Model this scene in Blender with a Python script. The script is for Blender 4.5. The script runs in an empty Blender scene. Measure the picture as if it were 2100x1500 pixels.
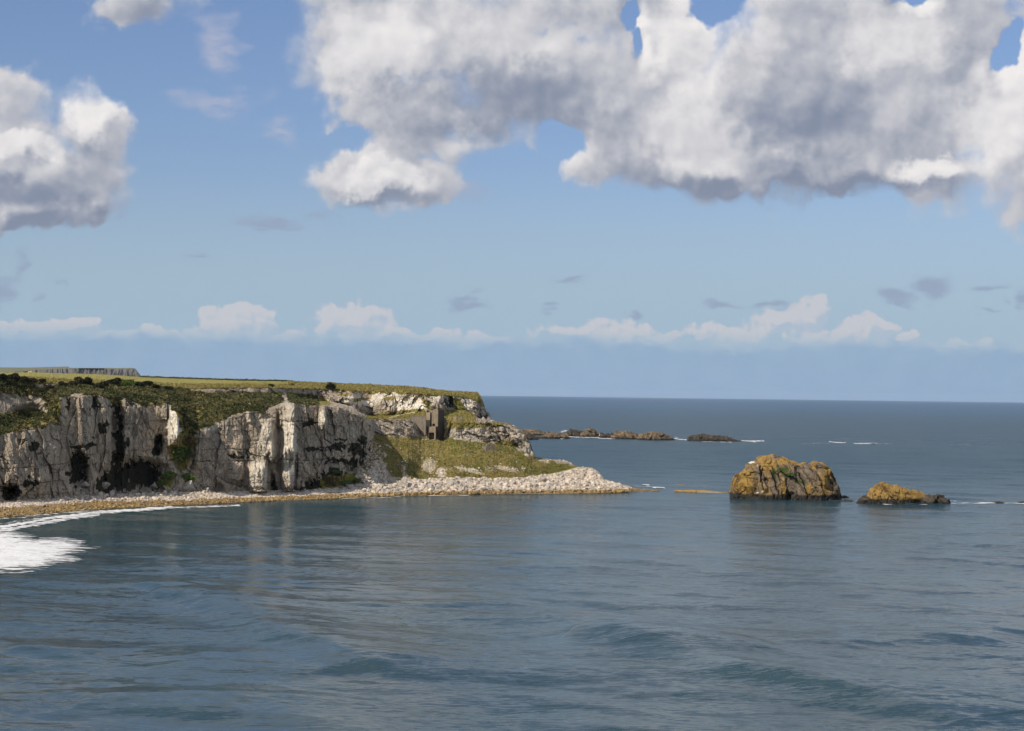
import bpy, math, random
import numpy as np
from mathutils import Vector, Matrix

# ------------------------------------------------------------ camera
SC = bpy.context.scene
COL = SC.collection
rad = math.radians
LONG = 1.5               # all distances below are written for a 45 mm lens and stretched by this
FPX = 2625.0 * LONG            # focal length in pixels of the 2100 px wide photograph
CAMH = 40.0             # eye height above the sea
ROLL = math.atan(0.0126)
PITCH = math.atan(60.7 / FPX * math.cos(ROLL))
FW = Vector((0, math.cos(PITCH), math.sin(PITCH)))
U0 = Vector((0, -math.sin(PITCH), math.cos(PITCH)))
X0 = Vector((1, 0, 0))
RT = X0 * math.cos(ROLL) + U0 * math.sin(ROLL)
UP = U0 * math.cos(ROLL) - X0 * math.sin(ROLL)
cd = bpy.data.cameras.new('camera')
cam = bpy.data.objects.new('camera', cd)
COL.objects.link(cam)
cam.matrix_world = Matrix(((RT.x, UP.x, -FW.x, 0), (RT.y, UP.y, -FW.y, 0), (RT.z, UP.z, -FW.z, CAMH), (0, 0, 0, 1)))
cd.sensor_width = 36.0
cd.sensor_fit = 'HORIZONTAL'
cd.lens = 36.0 * FPX / 2100.0
cd.clip_start = 1.0
cd.clip_end = 200000.0
SC.camera = cam

def ray(px, py):
    """world direction per metre of y for a place seen at (px, py) of the photograph"""
    a = (np.asarray(px, float) - 1050.0); b = -(np.asarray(py, float) - 750.0)
    x = a * RT.x + b * UP.x + FPX * FW.x
    y = a * RT.y + b * UP.y + FPX * FW.y
    z = a * RT.z + b * UP.z + FPX * FW.z
    return x / y, z / y

def P3(px, py, D):
    rx, rz = ray(px, py)
    return rx * D, D + 0 * rx, CAMH + rz * D

def sea(px, py, z=0.0):
    rx, rz = ray(px, py)
    D = (z - CAMH) / rz
    return rx * D, D, z + 0 * D

# ------------------------------------------------------------ light
SUN_A = rad(46.0)      # sun stands this far left of straight behind the camera
SUN_E = rad(39.0)
sl = bpy.data.lights.new('sun', 'SUN')
sl.energy = 5.0
sl.angle = rad(0.53)
sl.color = (1.0, 0.87, 0.70)
so = bpy.data.objects.new('sun', sl)
COL.objects.link(so)
sdir = Vector((-math.sin(SUN_A) * math.cos(SUN_E), -math.cos(SUN_A) * math.cos(SUN_E), math.sin(SUN_E)))
so.rotation_euler = sdir.to_track_quat('Z', 'Y').to_euler()
so.location = (-60, -40, 120)

SC.view_settings.view_transform = 'Standard'
SC.view_settings.look = 'None'
SC.view_settings.exposure = 0.0
SC.view_settings.gamma = 1.0
SC.view_settings.use_curve_mapping = False
SC.cycles.use_denoising = True
SC.cycles.use_adaptive_sampling = True
SC.cycles.adaptive_threshold = 0.02
SC.cycles.adaptive_min_samples = 8
SC.cycles.max_bounces = 6
SC.cycles.diffuse_bounces = 3
SC.cycles.glossy_bounces = 3
SC.cycles.transparent_max_bounces = 12
SC.cycles.volume_bounces = 1
SC.cycles.caustics_reflective = False
SC.cycles.caustics_refractive = False
SC.cycles.sample_clamp_indirect = 4.0

# ------------------------------------------------------------ node helper
class NT:
    def __init__(s, tree):
        s.t = tree; s.n = tree.nodes; s.l = tree.links
    def node(s, kind, **kw):
        n = s.n.new(kind)
        for k, v in kw.items():
            setattr(n, k, v)
        return n
    def put(s, sock, v):
        if isinstance(v, bpy.types.NodeSocket):
            s.l.new(v, sock)
        elif v is not None:
            if isinstance(v, (tuple, list)) and len(v) == 3 and sock.type == 'RGBA':
                v = (*v, 1.0)
            sock.default_value = v
    def m(s, op, a, b=None, c=None, clamp=False):
        n = s.node('ShaderNodeMath', operation=op, use_clamp=clamp)
        s.put(n.inputs[0], a); s.put(n.inputs[1], b)
        if c is not None: s.put(n.inputs[2], c)
        return n.outputs[0]
    def v(s, op, a, b=None, scale=None):
        n = s.node('ShaderNodeVectorMath', operation=op)
        s.put(n.inputs[0], a)
        if b is not None: s.put(n.inputs[1], b)
        if scale is not None: s.put(n.inputs[3], scale)
        return n.outputs[1] if op in ('LENGTH', 'DOT_PRODUCT', 'DISTANCE') else n.outputs[0]
    def noise(s, vec, scale, detail=4, rough=0.55, dist=0.0, color=False, dims='3D'):
        n = s.node('ShaderNodeTexNoise', noise_dimensions=dims)
        s.put(n.inputs['Vector'], vec); s.put(n.inputs['Scale'], scale)
        n.inputs['Detail'].default_value = detail; n.inputs['Roughness'].default_value = rough
        n.inputs['Distortion'].default_value = dist
        return n.outputs['Color'] if color else n.outputs['Fac']
    def vor(s, vec, scale, feature='F1', rnd=1.0, dims='3D'):
        n = s.node('ShaderNodeTexVoronoi', feature=feature, voronoi_dimensions=dims)
        s.put(n.inputs['Vector'], vec); s.put(n.inputs['Scale'], scale)
        n.inputs['Randomness'].default_value = rnd
        return n
    def ramp(s, v, lo, hi, a=0.0, b=1.0, smooth=True):
        n = s.node('ShaderNodeMapRange', interpolation_type='SMOOTHSTEP' if smooth else 'LINEAR')
        s.put(n.inputs[0], v); s.put(n.inputs[1], lo); s.put(n.inputs[2], hi); s.put(n.inputs[3], a); s.put(n.inputs[4], b)
        return n.outputs[0]
    def mix(s, f, a, b, mode='MIX'):
        n = s.node('ShaderNodeMix', data_type='RGBA', blend_type=mode)
        s.put(n.inputs[0], f); s.put(n.inputs[6], a); s.put(n.inputs[7], b)
        return n.outputs[2]
    def xyz(s, x, y, z):
        n = s.node('ShaderNodeCombineXYZ')
        s.put(n.inputs[0], x); s.put(n.inputs[1], y); s.put(n.inputs[2], z)
        return n.outputs[0]
    def sep(s, v):
        n = s.node('ShaderNodeSeparateXYZ'); s.put(n.inputs[0], v)
        return n.outputs
    def attr(s, name):
        n = s.node('ShaderNodeAttribute', attribute_name=name)
        return n.outputs['Fac']
    def pos(s):
        return s.node('ShaderNodeNewGeometry').outputs['Position']

# ------------------------------------------------------------ sky with clouds (at infinity, laid out by azimuth and elevation)
SKYS = 0.12
world = bpy.data.worlds.new('World')
SC.world = world
world.use_nodes = True
world.cycles.sampling_method = 'MANUAL'
world.cycles.sample_map_resolution = 512
w = NT(world.node_tree)
for n in list(w.n): w.n.remove(n)
out = w.node('ShaderNodeOutputWorld')
bg = w.node('ShaderNodeBackground')
bg.inputs['Strength'].default_value = SKYS
w.l.new(bg.outputs[0], out.inputs[0])
sky = w.node('ShaderNodeTexSky', sky_type='NISHITA', sun_disc=False, sun_elevation=SUN_E, sun_rotation=SUN_A + math.pi,
             altitude=0.0, air_density=1.0, dust_density=0.3, ozone_density=2.5)
K = FPX / 100.0
def azel(px, py):
    rx, rz = ray(px, py)
    return float(np.arctan(rx)) * K, float(np.arctan2(rz, np.sqrt(1 + rx * rx))) * K
gen = w.node('ShaderNodeTexCoord').outputs['Generated']
dirn = w.v('NORMALIZE', gen)
dx, dy, dz = w.sep(dirn)
az = w.m('MULTIPLY', w.m('ARCTAN2', dx, dy), K)
el = w.m('MULTIPLY', w.m('ARCSINE', dz), K)
uv = w.xyz(az, el, 0.0)

def density_group(name, blobs, holes, warp1, warp2, amp, seed, oct_=6, billow=True, ysq=1.0):
    g = bpy.data.node_groups.new(name, 'ShaderNodeTree')
    g.interface.new_socket('Vector', in_out='INPUT', socket_type='NodeSocketVector')
    g.interface.new_socket('Fac', in_out='OUTPUT', socket_type='NodeSocketFloat')
    q = NT(g)
    gi = q.node('NodeGroupInput'); go = q.node('NodeGroupOutput')
    p0 = gi.outputs[0]
    ps = q.v('ADD', q.v('MULTIPLY', p0, (1.0, ysq, 1.0)), (seed, seed * 0.7, seed * 1.3))
    n1 = q.v('SUBTRACT', q.noise(ps, 0.55, 1, 0.5, color=True, dims='2D'), (0.5, 0.5, 0.5))
    n2 = q.v('SUBTRACT', q.noise(ps, 1.8, 3, 0.55, color=True, dims='2D'), (0.5, 0.5, 0.5))
    p = q.v('ADD', p0, q.v('ADD', q.v('MULTIPLY', n1, (warp1, warp1 * .8, 0)), q.v('MULTIPLY', n2, (warp2, warp2, 0))))
    acc = None
    for (bx, by, rx, ry, wt) in blobs:
        u, v_ = azel(bx, by)
        d = q.v('MULTIPLY', q.v('SUBTRACT', p, (u, v_, 0)), (100 / rx, 100 / ry, 0))
        f = q.m('MULTIPLY_ADD', q.v('LENGTH', d), -wt, wt)
        if acc is None: acc = f
        else:
            acc = q.m('SMOOTH_MAX', acc, f, 0.25)
    for (bx, by, rx, ry, wt) in holes:
        u, v_ = azel(bx, by)
        d = q.v('MULTIPLY', q.v('SUBTRACT', p, (u, v_, 0)), (100 / rx, 100 / ry, 0))
        f = q.m('MULTIPLY_ADD', q.v('LENGTH', d), wt, -wt)
        acc = q.m('SMOOTH_MIN', acc, f, 0.2)
    nn = q.noise(ps, 0.8, oct_ + 2, 0.57, dims='2D')
    if billow:
        vo = q.vor(q.v('ADD', ps, q.v('SCALE', n2, scale=0.6)), 1.3, 'F1', dims='2D')
        nn = q.m('ADD', nn, q.m('MULTIPLY_ADD', vo.outputs['Distance'], -0.34, 0.15))
        vo2 = q.vor(q.v('ADD', ps, q.v('SCALE', n2, scale=0.35)), 3.6, 'F1', dims='2D')
        nn = q.m('ADD', nn, q.m('MULTIPLY_ADD', vo2.outputs['Distance'], -0.13, 0.06))
    res = q.m('MULTIPLY_ADD', q.m('SUBTRACT', nn, 0.5), amp, acc)
    q.l.new(res, go.inputs[0])
    return g
def use(g, vec):
    n = w.node('ShaderNodeGroup'); n.node_tree = g
    w.put(n.inputs[0], vec)
    return n.outputs[0]

big = [(730, 110, 130, 120, 1), (880, 60, 260, 160, 1), (1060, 170, 240, 140, 1), (900, 230, 190, 95, .9), (960, 300, 90, 50, .7),
       (1260, 210, 170, 150, 1), (1370, 120, 130, 170, 1), (1500, 230, 300, 180, 1.1), (1720, 140, 320, 240, 1.2),
       (1600, 322, 440, 84, 1), (1450, 345, 260, 56, 1), (1820, 350, 260, 54, 1), (1920, 200, 300, 210, 1.1), (1320, 330, 170, 62, .9), (2100, 280, 180, 170, 1), (1880, 350, 260, 60, .9),
       (1200, 10, 240, 70, 1), (1780, -20, 420, 120, 1), (760, -60, 200, 90, 1), (2350, 200, 300, 260, 1), (2900, 150, 300, 160, 1),
       (785, 368, 145, 58, 1.0), (740, 345, 70, 50, .8), (860, 380, 90, 35, .8),
       (50, 290, 120, 75, 1), (185, 255, 85, 90, 1), (110, 365, 170, 80, 1), (30, 435, 150, 40, 1), (190, 415, 55, 42, .9), (-150, 350, 200, 130, 1),
       (290, 0, 110, 65, .7), (-20, 205, 150, 70, .6), (-700, 100, 300, 150, 1), (-1300, 250, 260, 120, 1), (500, -400, 500, 160, 1), (1500, -500, 500, 200, 1)]
holes = [(1296, 30, 16, 30, .8), (1306, 70, 14, 22, .7), (1458, 4, 55, 36, 1.2), (2072, 95, 30, 44, .9), (2056, 130, 18, 26, .8), (1868, -8, 30, 18, 1.0), (1150, 300, 60, 40, 1.0), (1060,345,110,45,1.), (700, 275, 60, 22, .5)]
gA = density_group('cloud_density', big, holes, 0.75, 0.42, 0.85, 3.1)
FA = use(gA, uv)
FL = use(gA, w.v('ADD', uv, (-0.15, 0.19, 0)))
alphaA = w.ramp(FA, -0.10, w.ramp(w.noise(uv, 0.5, 2, 0.5, dims='2D'), 0.4, 0.6, 0.20, 0.52))
# light: edges turned up-left to the sun are bright, the parts with much cloud above them are grey
wv = w.v('ADD', uv, w.v('MULTIPLY', w.v('SUBTRACT', w.noise(uv, 0.8, 6, 0.62, color=True, dims='2D'), (0.5, 0.5, 0.5)), (2.0, 2.0, 0)))
tone = 0.0
for (bx, by, rx, ry, wt) in [(760, 110, 130, 120, .35), (930, 70, 180, 90, .22), (1150, 70, 130, 70, .15), (1410, 90, 90, 130, .42), (1560, 60, 70, 110, .25), (1430, 280, 130, 90, .28),
        (1840, 70, 120, 90, .3), (2080, 230, 120, 130, .42), (1900, 355, 100, 38, .5), (190, 230, 70, 80, .45), (40, 290, 80, 40, .4), (780, 365, 120, 45, .3), (930, 260, 60, 40, .2),
        (1100, 200, 190, 90, -.35), (900, 230, 160, 60, -.2), (1640, 210, 150, 170, -.2), (1700, 280, 200, 70, -.2), (1620, 410, 380, 55, -.45), (1300, 340, 120, 50, -.25), (60, 440, 170, 60, -.45),
        (1960, 140, 110, 110, -.2), (180, 350, 90, 50, -.2), (780, 425, 120, 25, -.3), (760, 210, 90, 50, -.12), (290, 20, 100, 60, -.25)]:
    u, v_ = azel(bx, by)
    d = w.v('MULTIPLY', w.v('SUBTRACT', wv, (u, v_, 0)), (100 / rx, 100 / ry, 0))
    f = w.ramp(w.v('LENGTH', d), 1.2, 0.5 if wt > 0.25 else 0.3, 0.0, wt * 1.25)
    tone = w.m('ADD', tone, f)
lit = w.m('MULTIPLY_ADD', w.m('SUBTRACT', FA, FL), 0.85, 0.22)
lit = w.m('ADD', lit, tone)
thin = w.ramp(FA, 0.55, 0.1, 0.0, 0.10)
lit = w.m('ADD', lit, thin)
lit = w.ramp(lit, -0.60, 1.30)
colA = w.mix(lit, (0.235, 0.275, 0.37), (0.88, 0.85, 0.84))

wisp = [(440, 95, 60, 70, .5), (470, 210, 110, 42, .62), (575, 270, 50, 32, .6), (545, 457, 85, 20, .75), (970, 618, 62, 18, .8), (1170, 573, 55, 14, .7),
        (1130, 627, 34, 14, .8), (1303, 643, 27, 17, .9), (1475, 627, 45, 12, .7), (1575, 630, 62, 15, .8), (1838, 612, 42, 25, .9), (1920, 592, 42, 34, 1.),
        (2020, 592, 62, 20, .85), (2030, 633, 34, 9, .8), (5, 600, 50, 42, .95), (45, 545, 22, 40, .8), (85, 615, 22, 16, .7), (410, 522, 40, 12, .55),
        (2090, 620, 20, 20, .7), (130, 575, 30, 8, .6), (240, 420, 40, 20, .6), (660,450,60,12,.5), (940,390,60,30,.7)]
gB = density_group('wisp_density', wisp, [], 0.35, 0.5, 1.5, 7.7, 6, False, 2.2)
FB = use(gB, uv)
alphaB = w.ramp(FB, 0.0, 0.8, 0.0, 0.85)
hiB = w.ramp(el, azel(1050, 500)[1], azel(1050, 250)[1])
colB = w.mix(hiB, (0.295, 0.365, 0.50), (0.46, 0.48, 0.60))

lowc = [(485, 664, 80, 38, 1), (600, 692, 34, 24, .9), (715, 656, 105, 40, 1), (810, 680, 60, 28, .9), (1600, 662, 90, 40, 1), (1520, 690, 90, 30, .9), (1700, 692, 130, 30, .8),
        (1310, 690, 150, 26, .7), (1180, 690, 90, 22, .6), (380, 690, 70, 18, .6), (150, 676, 60, 20, .6), (900, 688, 60, 20, .6), (1430, 680, 50, 22, .7), (1790, 680, 60, 22, .6), (60, 682, 110, 20, .7), (1870, 702, 30, 18, .8), (1660, 650, 40, 32, .9), (980, 700, 60, 16, .6), (240,690,50,14,.6), (2000,705,90,14,.6), (-300, 670, 120, 40, 1), (2500, 680, 160, 40, 1)]
gC = density_group('low_cloud_density', lowc, [], 0.35, 0.6, 1.35, 11.3, 7, True)
FC = use(gC, uv)
FCl = use(gC, w.v('ADD', uv, (-0.08, 0.1, 0)))
alphaC = w.m('MULTIPLY', w.ramp(FC, 0.0, 0.22, 0.0, 0.8), w.ramp(el, azel(1050, 712)[1], azel(1050, 668)[1], 0.15, 1.0))
litC = w.ramp(w.m('MULTIPLY_ADD', w.m('SUBTRACT', FC, FCl), 2.5, 0.62), 0.0, 1.0)
colC = w.mix(litC, (0.43, 0.51, 0.61), (0.60, 0.59, 0.62))

# grey-blue bank along the horizon
bn = w.noise(w.xyz(w.m('MULTIPLY', az, 1.0), w.m('MULTIPLY', el, 1.6), 4.0), 1.7, 7, 0.68, dims='2D')
bn2 = w.noise(w.xyz(w.m('MULTIPLY', az, 0.35), 0.0, 9.0), 1.0, 2, 0.5)
edgeb = w.m('ADD', w.m('MULTIPLY_ADD', w.m('SUBTRACT', bn, 0.5), 0.55, 1.10), w.m('MULTIPLY', w.m('SUBTRACT', bn2, 0.5), 0.5))
alphaD = w.m('MULTIPLY', w.ramp(w.m('SUBTRACT', edgeb, el), -0.05, 0.16), 0.78)
colD = w.mix(w.noise(uv, 1.6, 5, .55), (0.235, 0.36, 0.545), (0.33, 0.455, 0.61))

skyc = sky.outputs[0]
# clear-sky colour trimmed with height: deeper blue high up, paler and cooler low down
tint = w.mix(w.ramp(el, -0.5, 8.0, smooth=False), (0.56, 0.585, 0.72), (0.655, 0.665, 0.80))
skyc = w.mix(1.0, skyc, tint, 'MULTIPLY')
skyc = w.mix(w.ramp(el, 4.8, 1.0, 0.0, 0.88), skyc, tuple(x / SKYS for x in (0.350, 0.482, 0.612)))
inv = 1.0 / SKYS
def lay(base, alpha, colr):
    c = w.mix(1.0, colr, (inv, inv, inv), 'MULTIPLY')
    return w.mix(alpha, base, c)
r = lay(skyc, alphaB, colB)
r = lay(r, alphaC, colC)
r = lay(r, alphaD, colD)
r = lay(r, alphaA, colA)
w.put(bg.inputs['Color'], r)
# the rest of the sky (behind and overhead) carries one plain layer of broken cloud
bg2 = w.node('ShaderNodeBackground')
bg2.inputs['Strength'].default_value = SKYS
c2 = w.ramp(w.noise(dirn, 2.6, 3, 0.55), 0.42, 0.60, 0.0, 0.85)
w.put(bg2.inputs['Color'], w.mix(c2, sky.outputs[0], (0.86 * inv, 0.83 * inv, 0.82 * inv)))
ms = w.node('ShaderNodeMixShader')
fwd = w.m('MULTIPLY', w.m('LESS_THAN', w.m('ABSOLUTE', az), 0.75 * K), w.m('LESS_THAN', w.m('ABSOLUTE', el), 0.62 * K))
w.put(ms.inputs[0], fwd)
w.l.new(bg2.outputs[0], ms.inputs[1]); w.l.new(bg.outputs[0], ms.inputs[2])
w.l.new(ms.outputs[0], out.inputs[0])
# ------------------------------------------------------------ numpy noise
RS = np.random.RandomState(7)
PERM = RS.permutation(256).astype(np.int32)
PERM = np.concatenate([PERM, PERM, PERM])
GR = RS.randn(256, 3); GR /= np.linalg.norm(GR, axis=1)[:, None]
GR = GR.astype(np.float32)
RND = RS.rand(256, 4).astype(np.float32)

def hsh(i, j, k):
    return PERM[(PERM[(PERM[i & 255] + j) & 255] + k) & 255]

def perlin(P):
    P = np.asarray(P, np.float32)
    I = np.floor(P).astype(np.int32); F = P - I
    f = F * F * F * (F * (F * 6 - 15) + 10)
    res = 0
    for a in (0, 1):
        wx = f[..., 0] if a else 1 - f[..., 0]
        for b in (0, 1):
            wy = f[..., 1] if b else 1 - f[..., 1]
            for c in (0, 1):
                wz = f[..., 2] if c else 1 - f[..., 2]
                g = GR[hsh(I[..., 0] + a, I[..., 1] + b, I[..., 2] + c)]
                d = g[..., 0] * (F[..., 0] - a) + g[..., 1] * (F[..., 1] - b) + g[..., 2] * (F[..., 2] - c)
                res = res + d * wx * wy * wz
    return res * 1.5

def fbm(P, octv=4, gain=0.5, ridge=False):
    P = np.asarray(P, np.float32); s = 0; a = 1.0; t = 0
    for o in range(octv):
        n = perlin(P + o * 17.3)
        if ridge: n = 1 - 2 * np.abs(n)
        s = s + a * n; t += a; a *= gain; P = P * 2.03
    return s / t

def worley(P):
    """distance to the nearest and second nearest point and the id of the nearest"""
    P = np.asarray(P, np.float32)
    I = np.floor(P).astype(np.int32); F = P - I
    d1 = np.full(P.shape[:-1], 9.0, np.float32); d2 = d1.copy(); idn = np.zeros(P.shape[:-1], np.int32)
    for a in (-1, 0, 1):
        for b in (-1, 0, 1):
            for c in (-1, 0, 1):
                h = hsh(I[..., 0] + a, I[..., 1] + b, I[..., 2] + c)
                r = RND[h]
                d = (a + r[..., 0] - F[..., 0]) ** 2 + (b + r[..., 1] - F[..., 1]) ** 2 + (c + r[..., 2] - F[..., 2]) ** 2
                new = d < d1
                d2 = np.where(new, d1, np.minimum(d2, d)); idn = np.where(new, h, idn); d1 = np.where(new, d, d1)
    return np.sqrt(d1), np.sqrt(d2), idn

def facets(P, sc, amp, slope, seed=0.0):
    """broken rock: each cell of space is one tilted flat face; returns offset and closeness to the joint"""
    sc = np.asarray(sc, np.float32); G = np.asarray(P, np.float32) * sc + seed
    I = np.floor(G).astype(np.int32); F = G - I
    d1 = np.full(G.shape[:-1], 9.0, np.float32); d2 = d1.copy(); off = np.zeros_like(d1)
    for a in (-1, 0, 1):
        for b in (-1, 0, 1):
            for c in (-1, 0, 1):
                h = hsh(I[..., 0] + a, I[..., 1] + b, I[..., 2] + c); r = RND[h]
                dx_, dy_, dz_ = a + r[..., 0] - F[..., 0], b + r[..., 1] - F[..., 1], c + r[..., 2] - F[..., 2]
                d = dx_ * dx_ + dy_ * dy_ + dz_ * dz_
                g = GR[h]; o = (r[..., 3] - .5) * amp - (g[..., 0] * dx_ / sc[0] + g[..., 1] * dy_ / sc[1] + g[..., 2] * dz_ / sc[2] * .6) * slope
                new = d < d1
                d2 = np.where(new, d1, np.minimum(d2, d)); off = np.where(new, o, off); d1 = np.where(new, d, d1)
    return off, np.sqrt(d2) - np.sqrt(d1)

def sstep(x, a, b):
    t = np.clip((x - a) / (b - a), 0, 1)
    return t * t * (3 - 2 * t)

def inpoly(px, py, poly):
    ins = np.zeros(px.shape, bool); n = len(poly)
    for i in range(n):
        x1, y1 = poly[i]; x2, y2 = poly[(i + 1) % n]
        if y1 == y2: continue
        c = ((y1 > py) != (y2 > py)) & (px < (x2 - x1) * (py - y1) / (y2 - y1) + x1)
        ins ^= c
    return ins

def stack(*a): return np.stack(a, -1)

def make_mesh(name, V, F, mat, parent=None, smooth=False, attrs=None):
    """V (n,3); F (m,3) or (m,4) int"""
    V = np.asarray(V, np.float32); F = np.asarray(F, np.int32)
    me = bpy.data.meshes.new(name)
    me.vertices.add(len(V)); me.vertices.foreach_set('co', V.ravel())
    k = F.shape[1]
    me.loops.add(F.size); me.loops.foreach_set('vertex_index', F.ravel())
    me.polygons.add(len(F))
    me.polygons.foreach_set('loop_start', np.arange(0, F.size, k, dtype=np.int32))
    me.polygons.foreach_set('loop_total', np.full(len(F), k, np.int32))
    me.polygons.foreach_set('use_smooth', np.full(len(F), bool(smooth)))
    me.update(calc_edges=True)
    if attrs:
        for nm, arr in attrs.items():
            at = me.attributes.new(nm, 'FLOAT', 'POINT')
            at.data.foreach_set('value', np.asarray(arr, np.float32).ravel())
    me.materials.append(mat)
    o = bpy.data.objects.new(name, me)
    COL.objects.link(o)
    if parent is not None: o.parent = parent
    return o

def tag(o, label=None, cat=None, group=None, kind=None):
    if label: o['label'] = label
    if cat: o['category'] = cat
    if group: o['group'] = group
    if kind: o['kind'] = kind
    return o

def empty(name, loc, rz=0.0):
    o = bpy.data.objects.new(name, None); COL.objects.link(o)
    o.location = loc; o.rotation_euler = (0, 0, rz); o.empty_display_size = 1.0
    return o

def compact(V, F, attrs=None):
    u = np.unique(F); mp = np.full(len(V), -1, np.int64); mp[u] = np.arange(len(u))
    return V[u], mp[F], ({k: a[u] for k, a in attrs.items()} if attrs else None)

# ------------------------------------------------------------ materials
def material(name):
    mt = bpy.data.materials.new(name); mt.use_nodes = True
    q = NT(mt.node_tree)
    b = mt.node_tree.nodes['Principled BSDF']
    return mt, q, b

def bump(q, b, h, dist, strength=1.0):
    n = q.node('ShaderNodeBump'); n.inputs['Distance'].default_value = dist; n.inputs['Strength'].default_value = strength
    q.put(n.inputs['Height'], h); q.put(b.inputs['Normal'], n.outputs[0])

def mat_chalk():
    mt, q, b = material('chalk_rock')
    p = q.pos()
    tall = q.v('MULTIPLY', p, (1, 1, 0.16))
    flat = q.v('MULTIPLY', p, (0.25, 0.25, 1.3))
    n1 = q.noise(p, 0.09, 5, 0.6); n2 = q.noise(tall, 0.35, 6, 0.65); n3 = q.noise(p, 1.3, 6, 0.65); n4 = q.noise(flat, 0.5, 5, 0.6)
    c = q.mix(q.ramp(n1, 0.35, 0.65), (0.56, 0.48, 0.38), (0.38, 0.33, 0.27))
    c = q.mix(q.ramp(n2, 0.47, 0.66, 0, 0.6), c, (0.21, 0.185, 0.155))
    c = q.mix(q.ramp(n2, 0.42, 0.30, 0, 0.6), c, (0.72, 0.65, 0.54))
    c = q.mix(q.ramp(n4, 0.56, 0.72, 0, 0.5), c, (0.30, 0.255, 0.195))
    c = q.mix(q.ramp(n3, 0.55, 0.72, 0, 0.55), c, (0.17, 0.16, 0.145))
    br = q.attr('bright')  # sun on the lit faces, painted as paler rock
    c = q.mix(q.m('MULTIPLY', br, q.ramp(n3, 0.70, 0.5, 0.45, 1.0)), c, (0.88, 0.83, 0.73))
    mo = q.attr('moss_shade')  # dark growth together with painted shade of the recesses
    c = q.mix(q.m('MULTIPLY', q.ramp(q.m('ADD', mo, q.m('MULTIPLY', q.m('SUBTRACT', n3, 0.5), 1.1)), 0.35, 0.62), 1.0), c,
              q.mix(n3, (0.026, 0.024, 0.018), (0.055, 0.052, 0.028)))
    cr = q.attr('crack')
    c = q.mix(q.m('MULTIPLY', cr, q.ramp(n3, 0.35, 0.6, 0.45, 0.95)), c, (0.035, 0.032, 0.028))
    gr = q.attr('tuft')
    c = q.mix(q.ramp(q.m('ADD', gr, q.m('MULTIPLY', q.m('SUBTRACT', n3, 0.5), 1.4)), 0.5, 0.72), c, q.mix(n2, (0.05, 0.062, 0.02), (0.11, 0.10, 0.04)))
    q.put(b.inputs['Base Color'], c); b.inputs['Roughness'].default_value = 0.92
    b.inputs['Specular IOR Level'].default_value = 0.2
    h = q.m('ADD', q.noise(p, 0.9, 10, 0.74), q.m('MULTIPLY', q.vor(p, 0.7, 'DISTANCE_TO_EDGE').outputs['Distance'], 0.6))
    bump(q, b, h, 1.5, 1.0)
    return mt

def mat_grass():
    mt, q, b = material('cliff_grass')
    p = q.pos()
    fl = q.v('MULTIPLY', p, (1, 1, 1))
    n1 = q.noise(p, 0.05, 4, 0.6); n2 = q.noise(fl, 0.35, 5, 0.65); n3 = q.noise(p, 1.6, 5, 0.7); n4 = q.noise(q.v('MULTIPLY', p, (.5, .12, 3)), 0.3, 4, 0.6)
    c = q.mix(q.ramp(n1, 0.4, 0.6), (0.207, 0.189, 0.048), (0.291, 0.208, 0.085))
    c = q.mix(q.ramp(n2, 0.45, 0.65, 0, 0.8), c, (0.131, 0.143, 0.033))
    c = q.mix(q.ramp(n4, 0.52, 0.70, 0, 0.55), c, (0.306, 0.195, 0.114))
    c = q.mix(q.ramp(n3, 0.52, 0.70, 0, 0.65), c, (0.100, 0.085, 0.033))
    fi = q.attr('field')
    c = q.mix(fi, c, q.mix(n2, (0.234, 0.235, 0.062), (0.324, 0.280, 0.100)))
    ln = q.attr('lush')
    c = q.mix(q.m('MULTIPLY', ln, 0.7), c, q.mix(n3, (0.135, 0.175, 0.033), (0.090, 0.120, 0.027)))
    st = q.attr('stone')
    c = q.mix(q.ramp(q.m('ADD', st, q.m('MULTIPLY', q.m('SUBTRACT', n3, 0.5), 1.5)), 0.52, 0.66), c, q.mix(n2, (0.42, 0.375, 0.31), (0.62, 0.55, 0.45)))
    pa = q.attr('path')
    c = q.mix(pa, c, (0.414, 0.410, 0.285))
    q.put(b.inputs['Base Color'], c); b.inputs['Roughness'].default_value = 0.95
    b.inputs['Specular IOR Level'].default_value = 0.15
    h = q.m('ADD', q.noise(p, 0.8, 8, 0.7), q.m('MULTIPLY', n2, 0.7))
    bump(q, b, h, 0.8, 1.0)
    return mt

def mat_beach():
    mt, q, b = material('pebble_beach')
    p = q.pos()
    vo = q.vor(p, 1.3); n1 = q.noise(p, 0.25, 4, 0.6); n3 = q.noise(p, 2.0, 4, 0.6)
    c = q.mix(vo.outputs['Color'], (0.46, 0.40, 0.34), (0.78, 0.69, 0.60))
    c = q.mix(q.ramp(n3, 0.5, 0.7, 0, 0.6), c, (0.26, 0.24, 0.21))
    wd = q.attr('weed')
    f = q.ramp(q.m('ADD', wd, q.m('MULTIPLY', q.m('SUBTRACT', n1, 0.5), 1.0)), 0.35, 0.62)
    c = q.mix(f, c, q.mix(q.ramp(n3, 0.4, 0.6), (0.35, 0.24, 0.10), (0.15, 0.11, 0.055)))
    wt = q.attr('wet')
    c = q.mix(wt, c, (0.035, 0.032, 0.022))
    q.put(b.inputs['Base Color'], c); b.inputs['Roughness'].default_value = 0.85
    h = q.m('ADD', q.m('MULTIPLY', vo.outputs['Distance'], -1.0), n3)
    bump(q, b, h, 0.6, 0.9)
    return mt

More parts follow.
